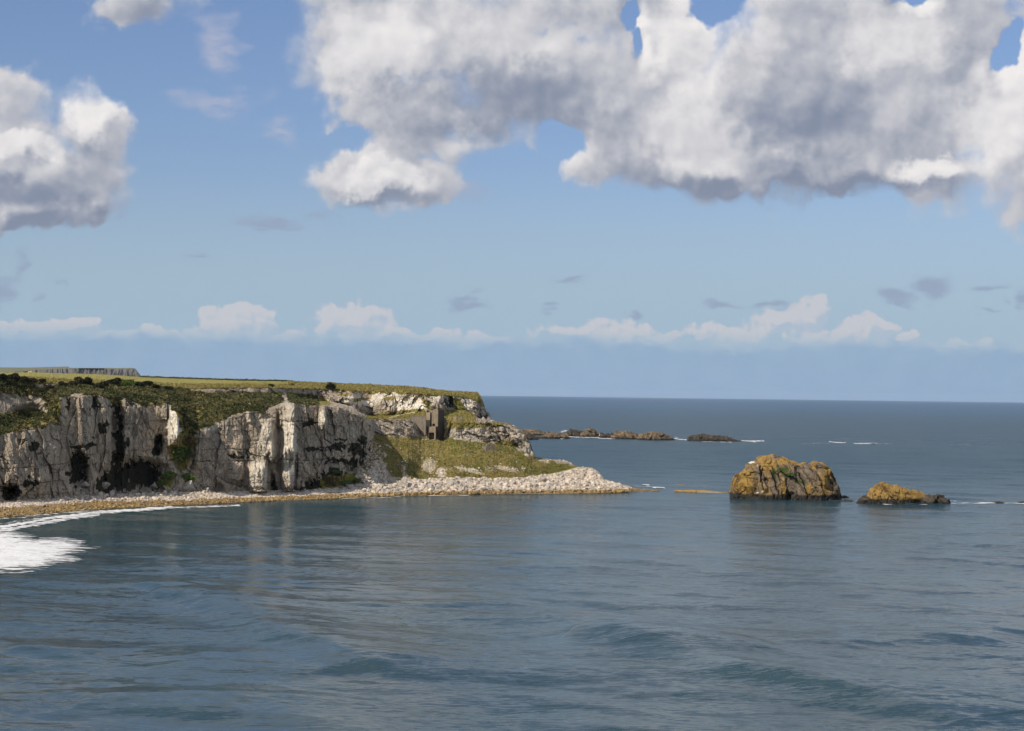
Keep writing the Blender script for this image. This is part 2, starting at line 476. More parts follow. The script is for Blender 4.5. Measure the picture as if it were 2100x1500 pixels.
def mat_stone(name, ca, cb, cc, scale=0.6, weed=False, spec=0.2, rough=0.9, bd=0.35):
    """boulder stone; every object gets its own tone"""
    mt, q, b = material(name)
    p = q.pos()
    n1 = q.noise(p, scale * 0.4, 4, 0.6); n2 = q.noise(p, scale * 3, 6, 0.65); n3 = q.noise(q.v('MULTIPLY', p, (1, 1, .4)), scale, 5, 0.6)
    rn = q.node('ShaderNodeObjectInfo').outputs['Random']
    at = q.attr('tone')
    t = q.m('FRACT', q.m('ADD', q.m('MULTIPLY', rn, 0.6), at))
    c = q.mix(t, ca, cb)
    c = q.mix(q.ramp(n3, 0.45, 0.68, 0, 0.6), c, cc)
    c = q.mix(q.ramp(n2, 0.55, 0.72, 0, 0.6), c, tuple(x * 0.5 for x in cc))
    if weed:
        z = q.sep(p)[2]
        zl_ = q.m('SUBTRACT', z, q.ramp(q.sep(p)[0], -108, -150, 0, .55))
        f = q.ramp(q.m('ADD', zl_, q.m('MULTIPLY', q.m('SUBTRACT', n1, 0.5), 2.2)), 1.6, 1.15)
        c = q.mix(f, c, q.mix(q.ramp(t, .25, .8), q.mix(q.ramp(n2, 0.42, 0.6), (0.40, 0.275, 0.115), (0.20, 0.14, 0.06)), (0.17, 0.13, 0.08)))
        c = q.mix(q.ramp(z, 0.22, 0.05), c, (0.04, 0.034, 0.022))
    q.put(b.inputs['Base Color'], c); b.inputs['Roughness'].default_value = rough
    b.inputs['Specular IOR Level'].default_value = spec
    bump(q, b, n2, bd, 0.8)
    return mt

M = {}
M['chalk'] = mat_chalk()
M['grass'] = mat_grass()
M['beach'] = mat_beach()
M['boulder'] = mat_stone('pale_boulder', (0.64, 0.56, 0.475), (0.30, 0.27, 0.235), (0.18, 0.16, 0.135), weed=True)
M['greyboulder'] = mat_stone('grey_boulder', (0.42, 0.39, 0.35), (0.27, 0.26, 0.245), (0.17, 0.16, 0.145), weed=True)

M['crag'] = mat_stone('crag_rock', (0.42, 0.37, 0.30), (0.26, 0.23, 0.19), (0.13, 0.12, 0.10), bd=.6)

# ------------------------------------------------------------ the coast
# key columns: px, then (py, distance) bottom to top:
# shore, beach top, talus top, lower rim, shelf, upper wall foot, upper wall top, skyline, behind
KEYS = [
 (-160, (1078, 379), (1046, 402), (1020, 404), (870, 408), (835, 416), (790, 426), (775, 432), (760, 740), (759.5, 900)),
 (0,   (1063, 395), (1032, 419), (1025, 420), (893, 425), (850, 434), (812, 437), (781, 440), (765, 750), (764.5, 900)),
 (60,  (1058, 403), (1027, 427), (1020, 428), (880, 431), (858, 440), (822, 443), (783, 446), (764, 760), (763.5, 910)),
 (100, (1054, 410), (1026, 431), (1019, 432), (868, 437), (845, 443), (805, 447), (785, 452), (766, 765), (765.5, 915)),
 (125, (1052, 413), (1024, 434), (1018, 435), (815, 440), (806, 446), (796, 452), (788, 458), (766.5, 770), (766, 920)),
 (200, (1046, 427), (1020, 445), (1012, 446), (811, 450), (804, 456), (796, 464), (790, 472), (768, 780), (767.5, 930)),
 (280, (1041.5, 436), (1016, 455), (1008, 457), (828, 461), (812, 468), (800, 478), (793, 488), (773.5, 800), (773, 940)),
 (340, (1039, 443), (1014, 461), (1006, 463), (826, 468), (812, 476), (803, 488), (796, 500), (776, 815), (775.5, 950)),
 (400, (1036, 450), (1013, 467), (1004, 469), (882, 473), (845, 486), (806, 506), (798, 510), (778, 830), (777.5, 960)),
 (445, (1034, 456), (1012, 472), (1004, 474), (868, 478), (835, 490), (807, 510), (797, 513), (779.5, 838), (779, 965)),
 (500, (1031, 462), (1010, 477), (1003, 479), (848, 483), (825, 495), (808, 516), (795, 519), (781, 845), (780.5, 970)),
 (550, (1029, 468), (1008, 482), (1001, 484), (843, 488), (822, 500), (808, 521), (795, 524), (782, 855), (781.5, 975)),
 (600, (1027, 473), (1007, 487), (1000, 489), (828, 493), (822, 500), (811, 540), (797, 543), (783, 860), (782.5, 980)),
 (650, (1025, 479), (1005, 493), (998, 495), (831, 500), (828, 506), (822, 598), (797, 601), (785, 860), (784.5, 980)),
 (700, (1023, 484), (1003, 499), (994, 501), (838, 506), (834, 516), (828, 600), (799, 604), (787, 860), (786.5, 975)),
 (725, (1022, 488), (1000, 502), (982, 506), (848, 509), (842, 520), (836, 601), (801, 605), (788, 858), (787.5, 970)),
 (742, (1021, 490), (997, 504), (960, 511), (855, 511), (852, 528), (848, 612), (802, 617), (788.5, 852), (788, 965)),
 (752, (1021, 491), (996, 505), (935, 514), (864, 513), (857, 545), (851, 613), (802.5, 618), (789, 848), (788.5, 962)),
 (762, (1020, 492), (995, 506), (912, 518), (876, 516), (858, 560), (854, 613), (803, 618), (789.5, 844), (789, 960)),
 (768, (1020, 493), (994, 507), (908, 521), (893, 545), (858, 564), (855, 613), (803, 617), (790, 840), (789.5, 955)),
 (800, (1019, 497), (990, 514), (940, 524), (895, 552), (859, 569), (853.5, 608), (803, 613), (791.5, 810), (791, 930)),
 (835, (1018, 500), (986, 520), (942, 530), (896, 562), (859, 575), (848, 598), (804, 604), (793, 780), (792.5, 900)),
 (862, (1017.5, 502), (984, 524), (944, 546), (897, 573), (857, 582), (845, 592), (808, 598), (796, 750), (795.5, 870)),
 (872, (1017.2, 503), (983, 526), (944, 547), (897, 574), (857, 586), (843, 591), (809, 597), (797, 740), (796.5, 860)),
 (878, (1017, 504), (983, 527), (944, 548), (897, 575), (857, 590), (843, 592), (809, 598), (798, 735), (797.5, 850)),
 (899, (1016.5, 505), (982, 529), (944, 550), (896, 576), (858, 592), (843, 596), (810, 602), (801, 720), (800.5, 840)),
 (910, (1016.3, 506), (982, 530), (944, 550), (896, 576), (860, 591), (842, 600), (810, 606), (802, 710), (801.5, 830)),
 (918, (1016, 506.5), (982, 531), (944, 550), (896, 572), (864, 583), (842, 606), (811, 611), (803, 700), (802.5, 820)),
 (935, (1015.5, 508), (981, 533), (945, 550), (898, 566), (866, 571), (842, 609), (811, 615), (804, 690), (803.5, 790)),
 (955, (1015.2, 510), (981, 535), (946, 551), (903, 567), (867, 572), (842, 612), (815, 618), (805.5, 670), (806, 760)),
 (978, (1015, 511), (981, 537), (946, 552), (906, 568), (867, 573), (855, 614), (820, 622), (806.5, 655), (812, 700)),
 (984, (1015, 511), (981, 538), (947, 552), (907, 568), (867, 573), (858, 626), (826, 634), (810, 650), (818, 670)),
 (990, (1015, 511.5), (981, 539), (947, 553), (907, 568.5), (867, 574), (861, 625), (838, 632), (822, 642), (830, 660)),
 (997, (1014.8, 512), (981, 539.5), (948, 553), (908, 569), (867, 574), (863, 624), (850, 629), (844, 634), (850, 650)),
 (1004, (1014.7, 513), (981, 540), (948, 554), (908, 569), (867, 575), (865, 620), (862, 624), (860, 628), (866, 640)),
 (1009, (1014.6, 513), (981, 540), (948, 554), (908.5, 569), (868, 576), (866.5, 610), (866, 618), (865.5, 622), (869, 630)),
 (1030, (1014.5, 514), (981, 542), (950, 556), (912, 570), (872, 577), (869, 592), (868.5, 600), (868, 605), (874, 618)),
 (1045, (1014.3, 515), (981, 543), (950, 557), (916, 571), (878, 578), (872, 588), (871, 594), (870.5, 600), (880, 612)),
 (1060, (1014.2, 515.5), (980, 546), (951, 559), (918, 572), (890, 577), (882, 582), (879.5, 586), (879, 592), (895, 606)),
 (1078, (1014, 517), (979, 550), (952, 562), (924, 573), (905, 577), (898, 581), (896, 584), (895.5, 588), (912, 600)),
 (1088, (1014, 517.5), (978, 553), (953, 563), (930, 574), (919, 577), (913, 580), (911.5, 582), (911, 585), (925, 598)),
 (1093, (1014, 518), (977, 555), (953, 564), (936, 575), (931, 577), (928, 579), (927, 581), (926, 583), (938, 596)),
 (1097, (1014, 518), (976.5, 556), (953, 565), (939.6, 578), (938.9, 583), (938.6, 590), (938.4, 596), (938.2, 602), (946, 616)),
 (1127, (1013.8, 519), (974, 560), (955, 567), (944, 579), (943, 584), (942.6, 590), (942.2, 595), (942, 600), (952, 615)),
 (1161, (1013.4, 521), (966, 563), (956, 568), (949, 577), (947.5, 582), (946.7, 586), (946.3, 589), (946, 592), (958, 606)),
 (1183, (1013.2, 523), (961, 560), (959.5, 563), (958.6, 567), (958, 570), (957.6, 573), (957.3, 576), (957, 579), (968, 595)),
 (1192, (1013, 524), (975, 548), (962, 553), (960, 556), (959, 560), (958.6, 564), (958.3, 568), (958, 573), (970, 592)),
 (1215, (1012.6, 526), (982, 544), (966, 549), (961, 553), (960, 557), (959.6, 561), (959.3, 565), (959, 569), (972, 588)),
 (1226, (1012.4, 527), (986, 543), (974, 547), (969, 550), (968, 554), (967.6, 558), (967.3, 561), (967, 564), (980, 582)),
 (1240, (1012, 529), (994, 540), (988, 544), (985, 547), (984, 550), (983.6, 553), (983.3, 556), (983, 559), (994, 576)),
 (1272, (1011, 532), (1000, 539), (996, 542), (994.5, 545), (993.9, 547), (993.6, 549), (993.3, 551), (993, 553), (1001, 567)),
 (1290, (1010.2, 535), (1004.5, 540), (1002.8, 543), (1002, 545), (1001.6, 547), (1001.4, 548), (1001.2, 549), (1001, 550), (1006, 560)),
 (1330, (1008.8, 540), (1007.2, 543), (1006.4, 544), (1006.1, 545), (1005.9, 546), (1005.7, 547), (1005.6, 548), (1005.5, 549), (1008, 553)),
 (1358, (1008.2, 543.5), (1007.9, 544), (1007.7, 545), (1007.5, 546), (1007.4, 546.5), (1007.3, 547), (1007.2, 547.5), (1007.1, 548), (1009, 552)),
]
kx = np.array([k[0] for k in KEYS], float)
KP = np.array([[c[0] for c in k[1:]] for k in KEYS]); KD = np.array([[c[1] for c in k[1:]] for k in KEYS])
PXS = np.concatenate([np.arange(-160, -4, 3.0), np.arange(-4, 1358.1, 0.9)])
NC = len(PXS)
# control 0 = under water just before the shore
KD *= LONG
shx, shz = ray(kx, KP[:, 0]); KD[:, 0] = -CAMH / shz            # put shore points exactly at sea level
ctrl_py = np.stack([np.interp(PXS, kx, KP[:, i]) for i in range(9)])
ctrl_D = np.stack([np.interp(PXS, kx, KD[:, i]) for i in range(9)])
uwD = ctrl_D[0] - 18.0
uz = np.full(NC, -2.2); rx0, rz0 = ray(PXS, ctrl_py[0])
uw_py = ctrl_py[0].copy()
for _ in range(8):                                              # pixel row of a point at depth uz and distance uwD
    _, rz = ray(PXS, uw_py); uw_py -= ((uz - CAMH) / uwD - rz) * FPX
ctrl_py = np.vstack([uw_py[None], ctrl_py]); ctrl_D = np.vstack([uwD[None], ctrl_D])
SEG = [5, 46, 60, 190, 74, 52, 76, 46, 6]
tpar = [0.0]
for k, n in enumerate(SEG):
    tpar += list(k + (np.arange(n) + 1) / n)
tpar = np.array(tpar); NR = len(tpar)
k0 = np.minimum(tpar.astype(int), 8); fr = (tpar - k0)[:, None]
PY = ctrl_py[k0] * (1 - fr) + ctrl_py[k0 + 1] * fr
DD = ctrl_D[k0] * (1 - fr) + ctrl_D[k0 + 1] * fr
PX = np.repeat(PXS[None], NR, 0)
T = np.repeat(tpar[:, None], NC, 1)

# warp the control lines a little so that no edge is ruled
wn = fbm(stack(PX * 0.035, T * 0.9, PX * 0 + 3), 4, 0.6)
wn2 = fbm(stack(PX * 0.16, T * 1.4, PX * 0 + 9), 3, 0.6)
wgt = np.interp(T, [0, 1, 2, 3, 4, 5, 6, 7, 8, 9], [0, 0.2, 1.5, 3, 2.6, 2.2, 1.8, 1.4, 0.55, 0.3]) * np.clip((1300 - PX) / 300, 0.15, 1)
PY = PY + (wn * 1.6 + wn2 * 1.1) * wgt + fbm(stack(PX * .22, T * 3, PX * 0 + 31), 4, .7) * 6.5 * sstep(PX, 975, 1000) * (1 - sstep(PX, 1086, 1110)) * sstep(T, 4.2, 4.8)
X, Y, Z = P3(PX, PY, DD)
B0 = stack(X, Y, Z)

# --- relief pushed along the view distance (real metres)
rockseg = np.interp(T, [0, 1.7, 2.1, 3, 4, 4.25, 5, 5.9, 6.05, 7, 7.15, 9], [0, 0, .5, 1, .9, .25, .25, .25, .8, .8, .12, .1])
right = sstep(PX, 745, 775)
ap = np.interp(T, [0, 1.8, 2.2, 3, 3.9, 4.05, 5, 5.05, 5.9, 6.02, 7, 7.1, 9], [0, 0.2, .30, .22, .2, .9, .8, .12, .12, 1.0, .9, .1, .08])
tip = sstep(PX, 1095, 1180)
rockseg = rockseg * (1 - right) + ap * right
rockseg = rockseg * (1 - tip) + tip * np.interp(T, [0, 1, 1.3, 9], [0, .15, .45, .3])
Q = B0 * np.array([1, 1, 1.0])
big_ = fbm(Q * 0.055 * np.array([1, 1, .35]) + 5, 3, 0.55)                 # broad buttresses
mid_ = fbm(Q * 0.16 * np.array([1, 1, .45]) + 11, 4, 0.6, ridge=True)
fin_ = fbm(Q * 0.7, 4, 0.62)
# bedded and jointed blocks
warp = fbm(Q * 0.05 + 31, 4) * 3.0
lay_h = 4.3
zl = (Q[..., 2] + warp) / lay_h; li = np.floor(zl).astype(int); lf = zl - li
sx = (Q[..., 0] * 0.8 + Q[..., 1] * 0.6) + fbm(Q * 0.10 + 77, 4) * 5.0
wid = 2.0 + 5.5 * RND[(li * 7) & 255, 0]
cu = sx / wid + RND[(li * 13) & 255, 1] * 9; ci = np.floor(cu).astype(int); cf = cu - ci
blk = RND[hsh(li, ci, li * 0 + 3), 2] - 0.5
eb = np.minimum(np.minimum(lf, 1 - lf) * lay_h, np.minimum(cf, 1 - cf) * wid)
groove = (1 - sstep(eb, 0.0, 0.35)) * sstep(fbm(Q * .13 + 44, 3), -.12, .25)
beds = np.floor((Q[..., 2] + warp) / (lay_h * 1.6)).astype(int)
led = RND[(beds * 5) & 255, 3] - 0.5
col2 = fbm(Q * np.array([.30, .30, .05]) + 21, 4, 0.6, ridge=True)               # vertical ribs
Qw = Q + fbm(Q * .2 + 15, 3)[..., None] * 1.2
f1, e1 = facets(Qw, (.13, .13, .06), 2.0, .26, 3.3)
f2, e2 = facets(Qw, (.34, .34, .17), .9, .32, 8.8)
f3, e3 = facets(Qw, (.85, .85, .55), .4, .36, 1.7)
joint = np.maximum((1 - sstep(e1, 0, .05)) * .9, (1 - sstep(e2, 0, .05)) * .5)
rel = -(big_ * 2.6 + fin_ * .45 + blk * .5 + led * 1.1 + col2 * .9) + f1 + f2 + f3 + groove * 0.3 + joint * .45
# quarried headland rock is rougher: chunks by cell noise
g1, h1 = facets(Qw, (.16, .16, .2), 2.8, .5, 5.1)
g2, h2 = facets(Qw, (.42, .42, .5), 1.3, .55, 2.2)
g3, h3 = facets(Qw, (1.0, 1.0, 1.1), .55, .5, 6.6)
relr = -(big_ * 2.8 + fin_ * .5 + mid_ * .7) + g1 + g2 + g3 + (1 - sstep(h1, 0, .07)) * .8 + (1 - sstep(h2, 0, .07)) * .4
farp = np.maximum(right, sstep(T, 5.6, 5.95) * sstep(PX, 380, 420))
rel = rel * (1 - farp) + relr * farp
rel = rel * rockseg

# hand placed relief: (px, py, half width, half height, metres towards the eye, squareness)
FEAT = [
 (529, 978, 19, 34, 5.0, 4), (527, 1003, 17, 9, 1.2, 3), (588, 985, 13, 26, 4.2, 3), (594, 905, 14, 40, 4.6, 4), (597, 845, 9, 20, 3.4, 3), (585, 940, 9, 26, 3.0, 3),
 (560, 925, 14, 20, 2.2, 2), (548, 885, 14, 22, 1.6, 2), (609, 996, 7, 11, 2.6, 2), (621, 994, 6, 10, 2.2, 2), (661, 858, 9, 26, 3.2, 3), (667, 868, 6, 10, 1.5, 2),
 (359, 872, 16, 46, 5.5, 5), (333, 840, 14, 22, 2.2, 3), (480, 975, 16, 26, 1.8, 2), (415, 905, 14, 40, 1.2, 2), (508, 848, 4, 14, 2.0, 2), (700, 965, 5, 14, 1.6, 2), (404, 935, 6, 30, 2.0, 2),
 (38, 950, 34, 70, 1.6, 3), (95, 960, 32, 60, 1.9, 3), (178, 880, 22, 90, 2.2, 3), (210, 860, 18, 80, 1.2, 3), (285, 880, 40, 70, 2.0, 5), (60, 900, 16, 20, 1.4, 2),
 # recesses
 (160, 965, 26, 44, -6.5, 3), (240, 895, 15, 110, -5.0, 3), (325, 913, 11, 24, -7.0, 4), (292, 975, 52, 36, -8.0, 3), (225, 985, 26, 30, -4.0, 2), (20, 1010, 22, 20, -4.5, 2), (560, 990, 6, 22, -3.5, 3),
 (632, 995, 10, 18, -3.5, 2), (450, 1000, 10, 12, -2.5, 2), (644, 975, 10, 40, -1.8, 2), (60, 850, 44, 22, -3.0, 2), (570, 870, 6, 30, -1.4, 2),
 (785, 835, 26, 26, 6.5, 2.6), (745, 838, 22, 22, 4.0, 2), (700, 820, 30, 12, 3, 2), (905, 828, 15, 22, 6.5, 2.5), (925, 824, 6, 18, -5.0, 2), (840, 825, 30, 18, -3.5, 2), (870, 822, 20, 18, -2, 2), (823, 843, 8, 9, 3.0, 2),
 (911, 880, 14, 30, -10.0, 3), (986, 845, 8, 22, 3.0, 2), (996, 850, 6, 18, 2.0, 2), (805, 870, 40, 16, 1.8, 2), (845, 885, 16, 16, 2.5, 2),
]
for (fx, fy, fw, fh, am, sq) in FEAT:
    u = np.abs((PX + wn2 * 5 - fx) / fw); v = np.abs((PY + wn * 8 - fy) / fh)
    d = (u ** sq + v ** sq) ** (1 / sq)
    rel = rel - 1.25 * am * (1 - sstep(d, 0.45, 1.12)) * (T > 2.0) * (T < 7.3)
# faces turned to the sun: the rock steps forward from left to right and breaks off at the right side
SAW = [(342, 366, 824, 918, 9.0), (328, 342, 828, 862, 3.5), (507, 548, 944, 1010, 9.5), (508, 560, 858, 946, 7.0), (574, 604, 826, 1008, 8.5), (603, 614, 984, 1006, 4.0), (615, 627, 984, 1006, 4.0), (652, 668, 832, 882, 6.0), (588, 606, 826, 870, 3.0),
       (402, 432, 880, 900, 4.0), (466, 498, 948, 985, 5.0), (396, 408, 922, 960, 4.0), (505, 513, 842, 866, 3.0), (30, 52, 880, 900, 2.5), (60, 100, 955, 1015, 3.0), (158, 172, 815, 840, 3.0)]
for (xa, xb, ya, yb, am) in SAW:
    u = (PX + wn2 * 5 + wn * 4 * (1 if xb - xa > 20 else .4) - xa) / (xb - xa); v = (PY + wn * 7 + wn2 * 4 - ya) / (yb - ya)
    rel = rel - am * np.clip(u, 0, 1) * (1 - sstep(u, .93, 1.08)) * sstep(v, -.03, .06) * (1 - sstep(v, .95, 1.04)) * (T > 2.0) * (T < 4.6) * (u > 0)
rel = rel * (1 + .7 * sstep(PX, 965, 985) * (1 - sstep(PX, 1092, 1100)) * (T > 3.9))
DD2 = DD + rel
# soft ground: hummocks are lifted, not pushed
hum = fbm(Q * np.array([.11, .11, .0]) + 3, 4, .55) * 0.9 + fbm(Q * np.array([.5, .5, 0]) + 8, 3, .6) * 0.28
soft = (1 - np.clip(rockseg * 1.3, 0, 1)) * sstep(T, 1.9, 2.4) * np.interp(T, [0, 7, 7.6, 9], [1, 1, .5, .6]) * (1 - 0.7 * tip)
X, Y, Z = P3(PX, PY, DD2)
Z = Z + hum * soft
beachm = sstep(T, 1.0, 1.35) * (1 - sstep(T, 1.85, 2.1))
Z = Z + beachm * fbm(Q * .5, 3) * 0.35
XYZ = stack(X, Y, Z)

# --- what covers what (in the photograph's layout)
wx = PX + fbm(Q * .35 + 50, 4, .65) * 9; wy = PY + fbm(Q * .35 + 90, 4, .65) * 6
CLS = np.zeros(PX.shape, np.int8)      # 0 rock, 1 grass, 2 scrub, 3 beach
CLS[T < 2.0] = 3
CLS[(T < 2.25) & (PX < 740)] = 3
CLS[(T > 7.08)] = 1
SCRUB = [[(-200, 778), (30, 779), (70, 790), (95, 806), (100, 832), (92, 836), (84, 812), (50, 813), (20, 808), (-200, 806)],
         [(-200, 858), (0, 850), (40, 842), (70, 838), (95, 850), (108, 868), (95, 876), (55, 878), (30, 886), (0, 893), (-200, 886)],
         [(90, 789), (120, 794), (125, 830), (123, 850), (118, 876), (96, 862), (100, 825)],
         [(120, 792), (160, 790), (230, 788), (300, 790), (380, 800), (400, 806), (350, 826), (320, 832), (290, 836), (268, 822), (255, 812), (243, 835), (222, 820), (200, 812), (180, 810), (150, 806), (126, 818)],
         [(345, 803), (470, 808), (575, 806), (578, 824), (560, 832), (540, 846), (505, 845), (480, 850), (455, 862), (432, 875), (405, 884), (385, 888), (372, 885), (366, 862), (352, 832), (345, 822)],
         [(590, 808), (640, 812), (672, 820), (680, 832), (640, 832), (606, 829), (590, 820)],
         [(370, 885), (400, 888), (400, 905), (388, 945), (378, 968), (362, 960), (345, 930), (342, 915), (362, 905)],
         [(330, 975), (350, 965), (360, 975), (352, 1000), (330, 996), (322, 985)], [(375, 975), (400, 978), (400, 990), (378, 993)],
         [(655, 985), (672, 976), (700, 976), (735, 975), (738, 990), (700, 998), (660, 1002), (655, 996)]]
for pl in SCRUB:
    CLS[inpoly(wx, wy, pl) & (T > 1.8)] = 2
GRASS = [[(735, 975), (760, 935), (764, 905), (768, 890), (800, 897), (870, 898), (900, 895), (950, 905), (1000, 910), (1060, 921), (1093, 938), (1130, 946), (1185, 958), (1180, 962), (1130, 974), (1080, 980), (1000, 984), (900, 985), (830, 984), (800, 975), (790, 950), (778, 938), (770, 945), (760, 960), (750, 975)],
         [(748, 853), (800, 845), (870, 838), (880, 857), (860, 860), (800, 861), (752, 861)],
         [(915, 842), (930, 838), (945, 836), (960, 842), (974, 852), (978, 870), (1000, 868), (1035, 869), (1040, 873), (1000, 876), (960, 878), (918, 880), (918, 862), (905, 850)],
         [(690, 808), (712, 806), (716, 811), (695, 813)], [(726, 818), (760, 815), (757, 820), (722, 826)], [(786, 816), (812, 812), (806, 822), (785, 822)],
         [(868, 812), (880, 826), (890, 845), (878, 846), (868, 828), (862, 814)], [(925, 820), (935, 815), (948, 826), (956, 838), (932, 842)],
         [(1015, 905), (1050, 903), (1062, 916), (1040, 926), (1015, 922)], [(1160, 975), (1172, 972), (1185, 985), (1176, 990)],
         [(700, 975), (742, 968), (742, 985), (700, 992)]]
for pl in GRASS:
    CLS[inpoly(wx, wy, pl) & (T > 1.8)] = 1
CLS[(T > 6.9 + 0.25 * wn) & (CLS == 0) & (PX < 985)] = 1
CLS[(tip > 0.3) & (PX > 1186) & (CLS == 1)] = 0
# masks as attributes
def blob(poly, soft_=3.0):
    return inpoly(wx, wy, poly).astype(np.float32)
MOSS_SHADE = np.zeros(PX.shape, np.float32)  # moss and ivy, plus shade of gullies and recesses painted dark
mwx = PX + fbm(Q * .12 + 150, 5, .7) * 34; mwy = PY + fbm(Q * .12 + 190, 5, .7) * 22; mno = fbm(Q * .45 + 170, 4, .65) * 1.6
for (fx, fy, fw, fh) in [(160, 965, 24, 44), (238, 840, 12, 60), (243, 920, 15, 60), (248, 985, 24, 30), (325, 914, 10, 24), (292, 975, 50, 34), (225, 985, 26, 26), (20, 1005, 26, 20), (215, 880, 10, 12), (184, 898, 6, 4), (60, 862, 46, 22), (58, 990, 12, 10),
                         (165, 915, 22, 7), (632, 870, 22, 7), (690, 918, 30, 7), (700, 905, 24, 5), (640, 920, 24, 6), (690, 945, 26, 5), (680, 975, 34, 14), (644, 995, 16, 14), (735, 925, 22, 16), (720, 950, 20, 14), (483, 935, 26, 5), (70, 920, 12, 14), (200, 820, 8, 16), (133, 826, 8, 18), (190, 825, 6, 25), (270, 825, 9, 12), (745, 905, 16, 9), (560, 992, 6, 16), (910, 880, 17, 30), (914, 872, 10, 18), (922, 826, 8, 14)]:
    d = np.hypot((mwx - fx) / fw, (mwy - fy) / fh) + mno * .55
    MOSS_SHADE = np.maximum(MOSS_SHADE, 1 - sstep(d, 0.7, 1.0))
CRACK = np.zeros(PX.shape, np.float32)
crn = .25 + .75 * sstep(fbm(Q * .16 + 66, 4, .6), -.15, .3)
for line in [[(0, 963), (40, 960), (90, 956), (130, 951), (170, 945)], [(30, 998), (90, 990), (130, 985)], [(170, 933), (215, 931), (222, 932)], [(255, 925), (320, 924)], [(390, 924), (450, 922), (505, 922), (515, 933), (600, 945), (660, 943), (750, 930)], [(395, 946), (505, 946), (600, 942)],
             [(515, 990), (590, 990), (640, 988)], [(502, 860), (503, 922), (510, 940)], [(420, 860), (460, 862), (461, 900)], [(664, 872), (664, 900), (690, 918)], [(620, 922), (690, 916), (760, 905)], [(560, 862), (640, 866), (700, 874)], [(0, 1000), (20, 985), (60, 990)], [(310, 864), (350, 862)]]:
    lx = np.array([p[0] for p in line], float); ly = np.array([p[1] for p in line], float)
    for i in range(len(line) - 1):
        ax, ay, bx, by = lx[i], ly[i], lx[i + 1], ly[i + 1]
        L2 = (bx - ax) ** 2 + (by - ay) ** 2
        px_, py_ = PX + wn2 * 4, PY + wn2 * 4 + wn * 3
        t = np.clip(((px_ - ax) * (bx - ax) + (py_ - ay) * (by - ay)) / L2, 0, 1)
        d = np.hypot(px_ - ax - t * (bx - ax), py_ - ay - t * (by - ay))
        CRACK = np.maximum(CRACK, (1 - sstep(d, 0.4, 1.6)) * crn)
sel = (CLS == 0) & (T > 2.2)
cz = (1 - np.exp(-CRACK * 2)) * 0.9
XYZ[..., 1] += np.where(sel, cz, 0)
CRACK = np.maximum(CRACK, groove * 0.35 * (1 - farp) * sstep(fbm(Q * .1 + 7, 2), -.1, .3))
CRACK = np.maximum(CRACK, np.maximum((1 - sstep(h2, 0, .07)) * .45, (1 - sstep(h1, 0, .05)) * .8) * farp)
CRACK = np.maximum(CRACK, joint * .5 * (1 - farp))
SUNLIT = np.zeros(PX.shape, np.float32)  # sunlight put into the rock colour of the lit faces
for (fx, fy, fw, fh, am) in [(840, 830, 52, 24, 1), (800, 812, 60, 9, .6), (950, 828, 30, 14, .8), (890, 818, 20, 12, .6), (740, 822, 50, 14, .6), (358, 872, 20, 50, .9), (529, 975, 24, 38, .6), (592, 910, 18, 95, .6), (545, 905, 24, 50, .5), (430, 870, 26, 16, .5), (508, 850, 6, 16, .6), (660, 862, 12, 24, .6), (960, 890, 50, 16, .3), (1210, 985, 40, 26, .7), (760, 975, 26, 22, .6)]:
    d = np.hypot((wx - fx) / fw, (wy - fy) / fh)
    SUNLIT = np.maximum(SUNLIT, min(1.0, am * 1.25) * (1 - sstep(d, 0.5, 1.15)))
STONE = np.zeros(PX.shape, np.float32)
for (fx, fy, fw, fh, am) in [(772, 960, 12, 20, .9), (830, 945, 10, 8, .5), (880, 955, 22, 22, .62), (905, 970, 14, 14, .75), (828, 965, 6, 18, .6), (960, 964, 50, 8, .62), (1040, 962, 50, 8, .58), (1110, 945, 26, 6, .6), (1075, 962, 40, 6, .5), (1150, 951, 20, 4, .6), (800, 925, 20, 10, .35), (835, 980, 12, 8, .6), (880, 920, 40, 8, .3), (950, 865, 50, 5, .3), (1000, 900, 60, 8, .4)]:
    ca, sa = math.cos(0.5), math.sin(0.5)
    d = np.hypot((wx - fx) / fw, (wy - fy - 0.25 * (wx - fx) * (fh < 10)) / fh)
    STONE = np.maximum(STONE, am * (1 - sstep(d, 0.5, 1.2)))
PATH = np.zeros(PX.shape, np.float32)
for line, wdt in [([(740, 985), (800, 983), (860, 984.5), (930, 985.5), (1010, 984.5), (1070, 980.5), (1130, 973), (1165, 965), (1186, 958.5), (1205, 958)], 1.1), ([(798, 858), (815, 853), (830, 849.5), (850, 846)], 1.0), ([(788, 911), (803, 919)], 1.2), ([(865, 901.5), (892, 901)], .8)]:
    for i in range(len(line) - 1):
        (ax, ay), (bx, by) = line[i], line[i + 1]
        t = np.clip(((PX - ax) * (bx - ax) + (PY - ay) * (by - ay)) / ((bx - ax) ** 2 + (by - ay) ** 2), 0, 1)
        d = np.hypot(PX - ax - t * (bx - ax), PY - ay - t * (by - ay))
        PATH = np.maximum(PATH, 1 - sstep(d, wdt * 0.5, wdt * 1.5))
LUSH = sstep(fbm(Q * .04 + 20, 3), -.05, .35) * 0.5
for (fx, fy, fw, fh, am) in [(940, 905, 110, 14, .8), (1030, 925, 50, 12, .9), (110, 825, 12, 30, 1), (720, 985, 20, 8, 1), (940, 845, 20, 14, .7), (1000, 915, 60, 8, .6)]:
    d = np.hypot((wx - fx) / fw, (wy - fy) / fh); LUSH = np.maximum(LUSH, am * (1 - sstep(d, 0.5, 1.2)))
FIELD = np.clip(sstep(T, 7.3, 7.6), 0, 1) * (PX < 620) * 0.85 * sstep(-PX, -640, -380)
FIELD = np.maximum(FIELD, sstep(T, 7.75, 7.9) * .8 * (PX < 640))
